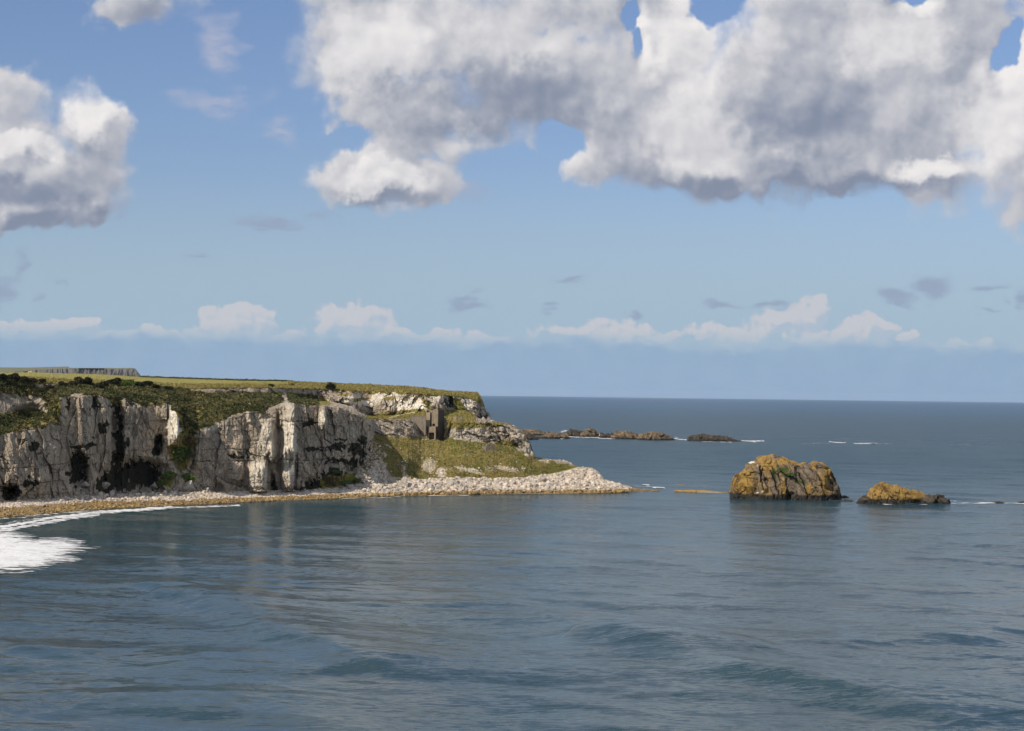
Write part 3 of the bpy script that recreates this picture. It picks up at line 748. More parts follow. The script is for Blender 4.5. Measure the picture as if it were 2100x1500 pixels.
TUFT = sstep(fbm(Q * .3 + 60, 4, .6), .12, .5) * np.where(PX > 745, .62, .28) + 0.5 * sstep(T, 6.6, 7.0) * (T < 7.2) + np.where((T > 5.6) & (PX > 380), .12, 0)
TUFT = np.clip(TUFT * (1 - SUNLIT * .6), 0, .95)
zz = XYZ[..., 2]
WEED = (1 - sstep(zz + fbm(Q * .15, 3) * .5 - .55 * (1 - sstep(PX, 150, 450)), 0.95, 1.5))
WET = 1 - sstep(zz, 0.0, 0.22)
idx = np.arange(NR * NC).reshape(NR, NC)
QD = stack(idx[:-1, :-1], idx[:-1, 1:], idx[1:, 1:], idx[1:, :-1]).reshape(-1, 4)
fc = CLS[:-1, :-1].ravel()
VV = XYZ.reshape(-1, 3)
right_face = (PX[:-1, :-1].ravel() > 752) | ((T[:-1, :-1].ravel() > 5.55) & (PX[:-1, :-1].ravel() > 375))
def piece(name, mask, mat, attrs, smooth=True, **kw):
    V, F, A = compact(VV, QD[mask], {k: a.ravel() for k, a in attrs.items()})
    return tag(make_mesh(name, V, F, mat, smooth=smooth, attrs=A), **kw)
RA = dict(moss_shade=MOSS_SHADE, crack=CRACK, bright=SUNLIT, tuft=TUFT)
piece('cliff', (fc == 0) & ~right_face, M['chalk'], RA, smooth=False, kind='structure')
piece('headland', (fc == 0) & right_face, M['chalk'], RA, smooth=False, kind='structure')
GA = dict(lush=LUSH, field=FIELD, stone=STONE, path=PATH)
tf = T[:-1, :-1].ravel()
piece('grass_slope', ((fc == 1) | (fc == 2)) & (tf < 6.85), M['grass'], GA, kind='structure')
piece('plateau', ((fc == 1) | (fc == 2)) & (tf >= 6.85), M['grass'], GA, kind='structure')
piece('beach', fc == 3, M['beach'], dict(weed=WEED, wet=WET), kind='structure')

def ground(px, py):
    """index of the coast grid vertex seen at (px, py)"""
    c = int(np.clip(np.searchsorted(PXS, px), 0, NC - 1))
    r = int(np.argmin(np.abs(PY[:, c] - py)))
    return r, c
def gpos(px, py):
    r, c = ground(px, py)
    return XYZ[r, c].copy()
# ------------------------------------------------------------ rocks
def ico(sub):
    bm = bmesh.new(); bmesh.ops.create_icosphere(bm, subdivisions=sub, radius=1.0)
    V = np.array([v.co[:] for v in bm.verts]); F = np.array([[v.index for v in f.verts] for f in bm.faces]); bm.free()
    return V, F
import bmesh
rg = np.random.RandomState(11)
def rock_shape(V, n=9, seed=0, rough=0.05):
    """a sphere cut by random planes: the blocky outline of quarried stone"""
    r = np.random.RandomState(seed); V = V.copy()
    for i in range(n):
        d = r.randn(3); d /= np.linalg.norm(d)
        h = r.uniform(0.34, 0.68); k = V @ d
        V -= np.where(k > h, k - h, 0)[:, None] * d
    V += (fbm(V * 2.2 + seed * 3.1, 3) * rough)[:, None] * V
    return V
I1 = ico(1); I2 = ico(2); I3 = ico(3)
SH1 = [rock_shape(I1[0], 7, s, 0.04) for s in range(24)]
SH2 = [rock_shape(I2[0], 13, 100 + s, 0.10) for s in range(14)]

def rotm(a, b, c):
    ca, sa, cb, sb, cc, sc_ = np.cos(a), np.sin(a), np.cos(b), np.sin(b), np.cos(c), np.sin(c)
    Rz = np.array([[ca, -sa, 0], [sa, ca, 0], [0, 0, 1]]); Rx = np.array([[1, 0, 0], [0, cb, -sb], [0, sb, cb]]); Ry = np.array([[cc, 0, sc_], [0, 1, 0], [-sc_, 0, cc]])
    return Rz @ Rx @ Ry

def rubble(name, pts, sizes, mat, kindlabel):
    Vs, Fs, Ts = [], [], []; off = 0
    nv = len(I1[0])
    for p, s in zip(pts, sizes):
        v = SH1[rg.randint(24)] * (s * rg.uniform(.8, 1.3), s * rg.uniform(.7, 1.1), s * rg.uniform(.55, .95))
        v = v @ rotm(*(rg.rand(3) * (6.28, .8, .8))).T + p
        Vs.append(v); Fs.append(I1[1] + off); Ts.append(np.full(nv, rg.rand())); off += nv
    return tag(make_mesh(name, np.concatenate(Vs), np.concatenate(Fs), mat, attrs=dict(tone=np.concatenate(Ts))), kindlabel, kind='stuff')

def pick(n, t0, t1, x0, x1, cls=None):
    """n random places on the coast between two control lines"""
    t = rg.uniform(t0, t1, n); px = rg.uniform(x0, x1, n)
    r = np.clip(np.searchsorted(tpar, t), 0, NR - 1); c = np.clip(np.searchsorted(PXS, px), 0, NC - 1)
    P = XYZ[r, c] + rg.uniform(-.25, .25, (n, 3)) * (1, 1, 0)
    if cls is not None:
        k = np.isin(CLS[r, c], cls); P = P[k]; r = r[k]; c = c[k]
    return P, r, c

# cobbles and small rubble over the whole shore
pts = []; szs = []
def add_rub(n, t0, t1, x0, x1, smin, smax, pw=2.5, lift=0.1):
    P, r, c = pick(n, t0, t1, x0, x1)
    s = smin + (smax - smin) * rg.rand(len(P)) ** pw
    P[:, 2] += s * lift; pts.append(P); szs.append(s)
add_rub(4200, 1.02, 2.1, -30, 745, .16, .6)
add_rub(900, 1.0, 1.35, -30, 760, .35, .9, 1.5)
add_rub(4600, 1.05, 1.93, 740, 1190, .3, 1.6, 2.4)
add_rub(1300, 1.05, 2.9, 1190, 1292, .3, 1.5, 2.4)
add_rub(260, 1.02, 9.0, 1286, 1352, .25, .55)
add_rub(900, 1.6, 2.25, 120, 430, .35, 1.1, 2)
add_rub(330, 2.0, 3.0, 730, 790, .4, 1.2, 1.6)
rubble('beach_rubble', np.concatenate(pts), np.concatenate(szs), M['boulder'], 'pale limestone cobbles and rubble heaped along the shore')
# scree on the rock outcrops of the grass slope
Ps = []
for (fx, fy, fw, fh, n) in [(772, 960, 12, 22, 120), (880, 955, 18, 20, 90), (905, 972, 12, 12, 60), (960, 964, 45, 6, 110), (1040, 962, 45, 6, 90), (1135, 946, 40, 4, 40), (828, 960, 6, 16, 30), (850, 940, 60, 30, 25), (1000, 930, 90, 30, 25)]:
    for _ in range(n):
        Ps.append(gpos(fx + rg.randn() * fw * .6, fy + rg.randn() * fh * .6))
Ps = np.array(Ps)
rubble('scree', Ps, .25 + .65 * rg.rand(len(Ps)) ** 2, M['boulder'], 'grey white scree breaking through the grass slope')

BM = [None] * len(SH2)
def boulder(P, s, label, group=None, mat=None, shape=None, rot=None, squash=None, name='boulder'):
    k = rg.randint(len(SH2)) if shape is None else shape
    if BM[k] is None:
        o = make_mesh(name, SH2[k], I2[1], mat or M['boulder']); BM[k] = o.data
    else:
        o = bpy.data.objects.new(name, BM[k]); COL.objects.link(o)
    if mat is not None and o.data.materials[0] is not mat:
        o.data = o.data.copy(); o.data.materials.clear(); o.data.materials.append(mat)
    o.location = P
    o.rotation_euler = rot if rot is not None else tuple(rg.rand(3) * (0.7, 0.7, 6.28))
    q = squash or (rg.uniform(.85, 1.25), rg.uniform(.8, 1.1), rg.uniform(.65, .95))
    o.scale = (s * q[0], s * q[1], s * q[2])
    return tag(o, label, 'boulder', group)
def where(r, c, s, zones, big, what):
    """says which boulder: its size, its row between water and land and what it lies below"""
    px = PXS[c]; t = tpar[r]
    size = 'small' if s < big[0] else ('medium' if s < big[1] else 'large')
    row = 'nearest the water' if t < 1.33 else ('halfway up the shore' if t < 1.66 else 'at the top of the shore')
    return '%s %s %s, %s' % (size, what, row, [z for x, z in zones if px >= x][-1])
Z1 = [(700, 'below the white scree cone'), (812, 'left of the tower'), (865, 'straight below the tower'), (905, 'below the short brick wall'), (955, 'below the upper cliff end'), (1000, 'below the stone hut'), (1040, 'below the terrace rocks'), (1088, 'where the path rises'), (1140, 'below the last grass')]
P, r, c = pick(150, 1.15, 1.88, 770, 1190)
for p, r_, c_ in zip(P, r, c):
    s = 0.9 + 1.5 * rg.rand() ** 1.8; gy = rg.rand() < .4
    boulder(p + (0, 0, s * .2), s, where(r_, c_, s, Z1, (1.1, 1.6), 'grey boulder' if gy else 'pale boulder'), 'boulders of the shore below the grass slope', mat=M['greyboulder'] if gy else None)
Z2 = [(1190, 'under the end of the path'), (1216, 'on the crest of the low point'), (1238, 'seaward on the low point'), (1256, 'near the outer tip of the point')]
P, r, c = pick(36, 1.3, 2.7, 1195, 1275)
for p, r_, c_ in zip(P, r, c):
    s = 0.8 + .9 * rg.rand() ** 1.6
    boulder(p + (0, 0, s * .2), s, where(r_, c_, s, Z2, (.95, 1.3), 'pale boulder'), 'boulders on the low point')
Z3 = Z1 + [(1190, 'under the end of the path'), (1240, 'near the outer tip of the point')]
P, r, c = pick(44, 1.0, 1.16, 760, 1300)
for p, r_, c_ in zip(P, r, c):
    s = 0.6 + .75 * rg.rand()
    boulder(p + (0, 0, s * .1), s, where(r_, c_, s, Z3, (.8, 1.1), 'weed coated boulder').replace(' nearest the water', ' at the waterline'), 'seaweed boulders at the waterline')
Z4 = [(100, 'under the left cave'), (200, 'under the dark gully'), (262, 'under the smooth shaded wall'), (318, 'under the sunlit pillar'), (372, 'under the green bushes')]
P, r, c = pick(34, 1.25, 2.1, 130, 430)
for p, r_, c_ in zip(P, r, c):
    s = 0.7 + .9 * rg.rand() ** 2
    boulder(p + (0, 0, s * .2), s, where(r_, c_, s, Z4, (.8, 1.1), 'fallen boulder'), 'fallen boulders under the left cliff')
for px, py, s, lab, sq in [
    (176, 997, 2.0, 'grey angular boulder in shadow at the mouth of the left cave', (1, .9, 1.1)),
    (215, 1002, 2.5, 'rounded grey boulder in shadow at the foot of the dark gully', (1.2, .9, .8)),
    (230, 1015, 2.3, 'largest sunlit boulder of the pile on the beach under the dark gully', (1.1, .9, 1.0)),
    (247, 1012, 1.0, 'upright pointed stone beside the largest sunlit boulder of the beach', (.6, .6, 1.9)),
    (207, 1016, 1.5, 'tall split rock leaning left of the largest sunlit boulder', (.8, .8, 1.3)),
    (139, 1033, .9, 'small upright stone standing alone on the golden seaweed at left', (.55, .55, 1.8)),
    (90, 1038, 1.4, 'lone round boulder on the shaded beach near the left edge', (1.2, 1, .8)),
    (386, 1000, 3.2, 'large square boulder leaning on the cliff foot under the green bush', (1.05, .9, 1.1)),
    (318, 1000, 2.3, 'broad grey boulder in shadow left of the green bushes at the cliff foot', (1.2, .8, .9)),
    (425, 1008, 1.5, 'pyramid shaped boulder on the white pebbles below the grey cliff', (1.1, .9, 1.0)),
    (827, 996, 2.9, 'big smooth grey slab standing on the boulder shore left of centre', (1.0, .7, 1.15)),
    (783, 999, 1.9, 'flat grey boulder near the bush at the left end of the boulder shore', (1.4, .8, .8)),
    (715, 998, 1.7, 'grey boulder beside the brown bush on the white pebbles', (1.3, .8, .8)),
    (1113, 986, 2.2, 'square grey block on the boulder shore under the path', (1.1, .9, .95)),
    (975, 1012, 1.7, 'largest golden boulder at the water edge in front of the grass slope', (1.1, .9, .9)),
    (842, 999, 2.0, 'grey block lying against the big smooth slab', (1.1, .8, .8)),
    (752, 975, 1.8, 'tilted grey block at the foot of the white scree cone', (1.3, .8, .7))]:
    p = gpos(px, py + 2); p[1] -= s * .5
    boulder(p + (0, 0, s * .42), s, lab, mat=M['greyboulder'] if 'grey' in lab else None, squash=sq, rot=(rg.uniform(-.15, .15), rg.uniform(-.15, .15), rg.uniform(0, 6.28)))

# crags breaking the outer edge of the headland
def where2(px): return 'on the upper cliff edge beside the sea' if px < 1012 else ('on the outer brow of the terrace' if px < 1064 else 'on the broken outer end of the terrace above the slope')
for k_, (px, py, s) in enumerate([(988, 838, 2.6), (993, 850, 2.4), (999, 853, 2.9), (1002, 862, 2.4), (1007, 866, 2.2), (990, 862, 2.4), (1038, 873, 1.8), (1050, 876, 2.0), (1060, 886, 2.4), (1066, 893, 2.6), (1072, 902, 2.8), (1070, 914, 2.6), (1080, 912, 2.8),
                                   (1084, 922, 2.6), (1076, 926, 2.6), (1088, 928, 2.6), (1090, 936, 2.3), (1080, 936, 2.3), (1056, 896, 2.2), (1062, 908, 2.2), (1048, 890, 2.0), (1066, 926, 2.0), (1040, 884, 1.8), (1030, 880, 1.6)]):
    size = 'largest craggy block' if s >= 2.8 else ('tall craggy block' if s >= 2.4 else 'small craggy block')
    boulder(gpos(px, py) + (0, 0, -s * .1), s * .95, size + ' ' + where2(px), 'craggy blocks along the outer edge of the headland', mat=M['greyboulder'] if k_ % 2 else M['crag'], squash=(.8, .9, 1.25), name='crag')

# ------------------------------------------------------------ vegetation
def mat_leaf(name, ca, cb, cc):
    mt, q, b = material(name)
    t = q.attr('tone'); p = q.pos()
    c = q.mix(q.ramp(t, 0, .6, smooth=False), ca, cb)
    c = q.mix(q.ramp(t, .6, 1, smooth=False), c, cc)
    c = q.mix(q.ramp(q.noise(p, .25, 3, .6), .4, .62, 0, .55), c, cc)
    c = q.mix(q.ramp(q.noise(p, .07, 4, .6), .45, .6, 0, .65), c, ca)
    q.put(b.inputs['Base Color'], c); b.inputs['Roughness'].default_value = .8
    b.inputs['Specular IOR Level'].default_value = .15
    return mt
M['scrub'] = mat_leaf('scrub_leaves', (.018, .031, .012), (.070, .082, .030), (.175, .145, .068))
M['bright'] = mat_leaf('green_leaves', (.045, .095, .022), (.10, .16, .035), (.16, .18, .055))
M['brownleaf'] = mat_leaf('brown_leaves', (.055, .048, .020), (.13, .10, .045), (.19, .14, .07))
M['darkleaf'] = mat_leaf('dark_leaves', (.008, .012, .006), (.026, .030, .013), (.055, .045, .024))
M['tuft'] = mat_leaf('grass_tufts', (.125, .135, .034), (.24, .215, .068), (.34, .26, .13))

def leafcloud(P, R, n, ls, hz=.8):
    """n leaf quads through the shells of bushes at P with radii R"""
    m = len(P); tot = m * n
    d = rg.randn(tot, 3); d /= np.linalg.norm(d, axis=1)[:, None]; d[:, 2] = np.abs(d[:, 2]) * 1.0 - .12
    rr = rg.uniform(.55, 1.08, tot)[:, None]
    Rr = np.repeat(R, n)[:, None]
    C_ = np.repeat(P, n, 0) + d * rr * Rr * np.array([1, 1, hz])
    C_ += (fbm(C_ * 1.1, 2) * .5)[:, None] * d * Rr
    a = rg.randn(tot, 3) + d * 0.3; a /= np.linalg.norm(a, axis=1)[:, None]
    b_ = np.cross(a, rg.randn(tot, 3)); b_ /= np.linalg.norm(b_, axis=1)[:, None]
    L = (ls * rg.uniform(.6, 1.3, tot))[:, None]
    V = np.stack([C_ - a * L - b_ * L * .5, C_ + a * L * .3 - b_ * L * .7, C_ + a * L + b_ * L * .2, C_ - a * L * .2 + b_ * L * .8], 1).reshape(-1, 3)
    F = np.arange(tot * 4).reshape(-1, 4)
    tb = np.repeat(rg.rand(m), n) * .7 + rg.rand(tot) * .3
    return V, F, np.repeat(tb, 4)

# the low scrub that clothes ledges, gullies and the slope above the cliff
nS = 15000
t = rg.uniform(2.0, 8.0, nS); px = rg.uniform(-60, 760, nS)
r = np.clip(np.searchsorted(tpar, t), 0, NR - 1); c = np.clip(np.searchsorted(PXS, px), 0, NC - 1)
k = (CLS[r, c] == 2) & ~((MOSS_SHADE[r, c] > .5) & (PY[r, c] > 850) & (rg.rand(nS) < .7)); P = XYZ[r, c][k]; pk = px[k]
k2 = (pk < 650) & ~((pk > 340) & (pk < 402) & (PY[r, c][k] > 890)); P = P[k2]
R_ = rg.uniform(.5, 1.35, len(P))
V, F, tn = leafcloud(P, R_, 46, .27, .75)
print('scrub bushes', len(P))
tag(make_mesh('scrub', V, F, M['scrub'], attrs=dict(tone=tn)), 'dark green gorse and ivy scrub covering the top of the cliff', kind='stuff')

# grass tussocks
def tufts(n, t0, t1, x0, x1, h):
    P, r, c = pick(n, t0, t1, x0, x1, cls=[1])
    k = (PATH[r, c] < .3) & (STONE[r, c] < .55); P = P[k]; m = len(P)
    H = h * rg.uniform(.5, 1.5, m)
    Vs = []
    for j in range(3):
        a = rg.rand(m) * 6.28; wv = H * .55
        u = np.stack([np.cos(a), np.sin(a), 0 * a], 1) * wv[:, None]
        tip_ = P + np.stack([rg.randn(m) * .25 * H, rg.randn(m) * .25 * H, H], 1)
        Vs.append(np.stack([P - u, P + u, tip_ + u * .35, tip_ - u * .35], 1))
    V = np.stack(Vs, 1).reshape(-1, 3)
    return V, np.repeat(rg.rand(m), 12)
Va, ta = tufts(26000, 2.0, 4.1, 735, 1190, .34)
Vb, tb = tufts(9000, 4.0, 6.2, 740, 1045, .34)
Vc, tc = tufts(9000, 6.9, 7.5, 380, 985, .4)
Vd, td = tufts(5000, 6.9, 7.5, -60, 420, .4)
Ve, te = tufts(7000, 7.2, 8.0, 590, 985, .55)
Vt = np.concatenate([Va, Vb, Vc, Vd, Ve]); tt = np.concatenate([ta, tb, tc, td, te])
Vt[:, 2] -= .06
tag(make_mesh('grass', Vt, np.arange(len(Vt)).reshape(-1, 4), M['tuft'], attrs=dict(tone=tt)), 'rough green and straw coloured grass tussocks on the slopes', kind='stuff')

def shrub(P, R, label, mat, group=None, n=None, squash=(1, 1, .8), lobes=5, name='shrub'):
    root = empty(name, P)
    Q = [np.zeros(3)]; RR = [R * .75]
    for i in range(lobes):
        a = rg.rand() * 6.28; Q.append(np.array([math.cos(a) * R * .5 * squash[0], math.sin(a) * R * .5 * squash[1], rg.uniform(0, .5) * R * squash[2]])); RR.append(R * rg.uniform(.38, .58))
    V, F, tn = leafcloud(np.array(Q), np.array(RR), n or int(120 + 60 * R), .16 + .045 * R, squash[2])
    V[:, 2] = np.maximum(V[:, 2], -R * .4) + R * .2
    make_mesh('foliage', V, F, mat, parent=root, attrs=dict(tone=tn))
    # short woody stems
    vs, fs = [], []
    for i in range(4):
        a = rg.rand() * 6.28; tip_ = np.array([math.cos(a) * R * .45, math.sin(a) * R * .45, R * .55]); b0 = tip_ * (.08, .08, -.6)
        for j in range(5):
            an = j / 5 * 6.28; o_ = np.array([math.cos(an), math.sin(an), 0])
            vs.append(b0 + o_ * .07 * R); vs.append(tip_ + o_ * .02 * R)
        k0_ = i * 10
        for j in range(5):
            fs.append((k0_ + 2 * j, k0_ + 2 * ((j + 1) % 5), k0_ + 2 * ((j + 1) % 5) + 1, k0_ + 2 * j + 1))
    make_mesh('stem', vs, fs, M['bark'], parent=root)
    return tag(root, label, 'shrub', group)
mt, q, b = material('bark'); q.put(b.inputs['Base Color'], q.mix(q.noise(q.pos(), 3, 4), (.05, .038, .026), (.11, .09, .065))); b.inputs['Roughness'].default_value = .9
M['bark'] = mt
RIM = {6: 'large dark bush on the cliff rim at the left edge of the view', 26: 'second large dark bush from the left edge on the rim', 45: 'third dark bush from the left edge on the rim', 64: 'fourth dark bush from the left edge, lower than its neighbours', 86: 'small dark bush above the bright grassy gully at left',
       100: 'small dark bush at the head of the bright grassy gully', 130: 'dark bush on the left shoulder of the tall pale buttress', 150: 'dark bush in the middle of the tall pale buttress top', 205: 'dark bush left of the head of the black gully, nearest the face', 215: 'dark bush just left of the darkest bush on the rim',
       286: 'dark bush on the rim above the smooth shaded wall', 302: 'dark bush standing back from the rim above the smooth shaded wall', 320: 'dark bush above the left side of the sunlit pillar', 346: 'dark bush above the top of the sunlit pillar'}
G = 'dark bushes along the rim of the left cliff'
for px, py, R in [(6, 783, 2.1), (26, 783, 2.0), (45, 787, 1.7), (64, 789, 1.6), (86, 788, 1.2), (130, 796, 1.3), (150, 795, 1.4), (215, 796, 1.5), (286, 797, 1.6), (302, 794, 1.5), (205, 800, 1.5), (320, 800, 1.4), (346, 803, 1.3), (100, 801, 1.2)]:
    shrub(gpos(px, py) + (0, 0, .5), R * 1.35, RIM[px], M['darkleaf'], G)
for px, py, R, lab, mat, sq in [
    (171, 791, 3.1, 'dark brown rounded bush standing above the left cliff in front of the field', 'darkleaf', (1.1, 1, .85)),
    (186, 794, 1.6, 'lower dark bush right beside the dark brown rounded bush on the rim', 'scrub', (1, 1, .8)),
    (232, 792, 3.2, 'darkest bush on the rim above the dark gully of the cliff', 'darkleaf', (1, 1, .9)),
    (262, 793, 3.0, 'broad green bush on the rim right of the darkest bush', 'bright', (1.3, 1, .8)),
    (678, 799, 3.0, 'small dark tree like bush in the notch of the upper white rock band', 'darkleaf', (.8, .8, 1.1)),
    (598, 792, 1.4, 'single dark bush on the grass above the grey rock band', 'scrub', (1, 1, .9)),
    (555, 795, 1.3, 'small dark bush at the upper rock band above the scrub slope', 'scrub', (1, 1, .9)),
    (366, 946, 4.6, 'bright green bush hanging in the gully right of the cave', 'bright', (.9, .8, 1.25)),
    (356, 925, 3.0, 'upper bright green bush against the sunlit pillar of the cliff', 'bright', (.9, .8, 1.1)),
    (390, 915, 3.2, 'olive brown bush filling the gully top right of the bright green bush', 'brownleaf', (.9, .8, 1.5)),
    (386, 937, 2.8, 'olive bush on the rib between the gully and the grey cliff', 'scrub', (.8, .8, 1.2)),
    (347, 983, 3.0, 'round olive green bush over the boulders at the gully foot', 'bright', (1, .8, 1.1)),
    (332, 996, 2.0, 'small olive bush beside the shaded boulder at the gully foot', 'bright', (1, .8, .9)),
    (388, 984, 2.7, 'round green bush growing on top of the large square boulder', 'bright', (1, .8, .75)),
    (690, 972, 1.7, 'thin green bush on the ledge above the brown bush', 'bright', (1, .8, .8)),
    (678, 995, 3.5, 'rounded brown bush on the white pebbles at the cliff foot', 'brownleaf', (1.25, .8, .85)),
    (705, 995, 2.6, 'green bush to the right of the rounded brown bush', 'bright', (1.3, .8, .7)),
    (728, 990, 2.4, 'low green bush between the brown bush and the scree cone', 'bright', (1.3, .8, .6)),
    (743, 903, 1.6, 'straggling olive bush on the shaded corner of the grey cliff', 'scrub', (1, .7, 1)),
    ]:
    p = gpos(px, py); p[1] -= R * .25
    shrub(p, R, lab, M[mat], squash=sq)

# ------------------------------------------------------------ sea stacks, islets and reefs
def mat_islet(name, lichen, rock, grass=0.0, thr=.45, pale=0.0, wetz=2.4):
    mt, q, b = material(name)
    p = q.pos(); z = q.sep(p)[2]
    dip = q.v('MULTIPLY', q.v('ADD', p, q.xyz(q.m('MULTIPLY', z, .6), 0.0, 0.0)), (1, .5, .14))
    n1 = q.noise(p, .16, 5, .62); n2 = q.noise(dip, .45, 5, .6); n3 = q.noise(p, 1.6, 6, .7)
    c = q.mix(q.ramp(n2, .4, .62), tuple(x * .62 for x in rock), rock)
    f = q.m('ADD', q.m('MULTIPLY', n1, .62), q.m('ADD', q.m('MULTIPLY', n2, .45), q.m('MULTIPLY', n3, .5)))
    f = q.m('ADD', f, q.attr('lich'))
    c = q.mix(q.ramp(f, thr + .22, thr + .42), c, q.mix(n3, tuple(x * .62 for x in lichen), lichen))
    if grass:
        c = q.mix(q.ramp(q.m('ADD', q.attr('green'), q.m('MULTIPLY', q.m('SUBTRACT', n3, .5), 1.3)), .45, .7), c, (.055, .075, .016))
        c = q.mix(q.ramp(q.m('ADD', q.attr('white'), q.m('MULTIPLY', q.m('SUBTRACT', n3, .5), .8)), .5, .65), c, (.62, .58, .50))
    c = q.mix(q.ramp(n3, .60, .75, 0, .7), c, (.03, .027, .022))
    c = q.mix(q.attr('crack'), c, (.016, .015, .013))
    c = q.mix(q.ramp(q.m('ADD', z, q.m('MULTIPLY', q.m('SUBTRACT', n2, .5), 2.6)), wetz + .3, wetz - .7), c, q.mix(n3, (.016, .015, .014), (.05, .045, .038)))
    q.put(b.inputs['Base Color'], c); b.inputs['Roughness'].default_value = .85; b.inputs['Specular IOR Level'].default_value = .25
    bump(q, b, q.m('ADD', q.noise(p, .8, 8, .7), q.m('MULTIPLY', n2, .5)), .7, 1.0)
    return mt
M['stack'] = mat_islet('lichened_basalt', (.335, .215, .062), (.20, .16, .12), 1.0, .50)
M['stack2'] = mat_islet('ochre_basalt', (.34, .22, .07), (.075, .066, .055), 0, .36, wetz=2.2)
M['skerry'] = mat_islet('brown_skerry', (.33, .24, .12), (.15, .12, .09), 0, .52, wetz=1.6)
M['darkskerry'] = mat_islet('dark_skerry', (.15, .115, .08), (.08, .067, .055), 0, .75, wetz=1.5)
M['reef'] = mat_islet('golden_reef', (.42, .26, .07), (.25, .16, .06), 0, .3, wetz=.15)

def islet(name, sil, base_py, depth, mat, label, cat, nx=200, nt=110, amp=1.0, fiss=0.8, q_=.5, feats=(), green=(), white=(), lich=(), cracks=(), seed=0, name2=None):
    """sil: outline points (px,py) left to right; base_py: waterline row; depth: half thickness in metres"""
    sil = np.array(sil, float)
    pxm = .5 * (sil[0, 0] + sil[-1, 0]); X0_, Y0_, _ = sea(pxm, base_py)
    yc = float(Y0_) + depth * .95
    s_ = (np.linspace(-1, 1, nx)); s_ = np.sin(s_ * math.pi / 2) * .35 + s_ * .65
    px = sil[0, 0] + (sil[-1, 0] - sil[0, 0]) * (s_ + 1) / 2
    py = np.interp(px, sil[:, 0], sil[:, 1])
    xc, _, h = P3(px, py, yc)
    h = np.maximum(h, 0.15)
    wd = depth * np.clip(1 - np.abs(s_) ** 3.0, 0, 1) ** .55
    th = np.linspace(-.12, math.pi + .12, nt)
    ct = np.sign(np.cos(th)) * np.abs(np.cos(th)) ** q_; st = np.sign(np.sin(th)) * np.abs(np.sin(th)) ** q_
    Yg = yc - wd[:, None] * ct[None]; Xg = np.repeat(xc[:, None], nt, 1)
    Zg = h[:, None] * st[None]; Zg = np.where(st[None] < 0, st[None] * 4.0, Zg)
    # end caps taper under water
    P = stack(Xg, Yg, Zg)
    du = np.gradient(P, axis=0); dv = np.gradient(P, axis=1)
    N = np.cross(du, dv); N /= np.maximum(np.linalg.norm(N, axis=2), 1e-6)[..., None]
    if N[nx // 2, nt // 2, 2] < 0: N = -N
    Qd = P + stack(P[..., 2] * .45, 0 * Xg, 0 * Xg) + seed * 13.7
    d = fbm(Qd * np.array([.22, .22, .08]), 4, .6, ridge=True) * fiss + fbm(Qd * .35, 5, .62) * .9
    Qd2 = Qd + fbm(Qd * .3, 3)[..., None] * 1.0
    a1, a2 = facets(Qd2, (.20, .20, .10), 2.4, .45, 1.1); b1, b2 = facets(Qd2, (.5, .5, .32), 1.0, .5, 4.1); c1, c2 = facets(Qd2, (1.2, 1.2, .9), .4, .5, 2.1)
    d = d * .55 - a1 - b1 - c1 - (1 - sstep(a2, 0, .07)) * .5
    crack = (1 - sstep(a2, 0, .05)) * .5
    d = d * amp - .25 * amp
    # silhouette point in photograph px of every surface point
    vx = P[..., 0] / P[..., 1]; vz = (P[..., 2] - CAMH) / P[..., 1]
    gx = 1050 + (vx * FPX); gy = 750 + 60.7 - vz * FPX + .0126 * (gx - 1050)
    gx = gx + fbm(P * .4 + 5, 2) * 4
    front = P[..., 1] < yc + depth * .2
    for (fx, fy, fw, fh, am) in feats:
        dd = np.hypot((gx - fx) / fw, (gy - fy) / fh); d = d + am * (1 - sstep(dd, .4, 1.1)) * front
    for (ax, ay, bx, by, wdt, am) in cracks:
        t_ = np.clip(((gx - ax) * (bx - ax) + (gy - ay) * (by - ay)) / ((bx - ax) ** 2 + (by - ay) ** 2), 0, 1)
        dd = np.hypot(gx - ax - t_ * (bx - ax), gy - ay - t_ * (by - ay))
        kk = (1 - sstep(dd, wdt * .3, wdt)) * front; d = d - am * kk; crack = np.maximum(crack, kk * .9)
    edge = np.clip((1 - np.abs(s_)) * 9, 0.15, 1)[:, None] * np.clip(h / 2.2, .12, 1)[:, None]
    P = P + N * (d * edge)[..., None]
    P[0, :, 1] = yc; P[-1, :, 1] = yc
    att = dict(crack=crack, green=np.zeros_like(crack), white=np.zeros_like(crack), lich=np.zeros_like(crack))
    for nm, lst in (('green', green), ('white', white), ('lich', lich)):
        for (fx, fy, fw, fh, am) in lst:
            dd = np.hypot((gx - fx) / fw, (gy - fy) / fh)
            att[nm] = att[nm] + am * (1 - sstep(dd, .3, 1.15))
    id_ = np.arange(nx * nt).reshape(nx, nt)
    F = stack(id_[:-1, :-1], id_[1:, :-1], id_[1:, 1:], id_[:-1, 1:]).reshape(-1, 4)
    o = make_mesh(name, P.reshape(-1, 3), F, mat, smooth=False, attrs=att)
    return tag(o, label, cat)

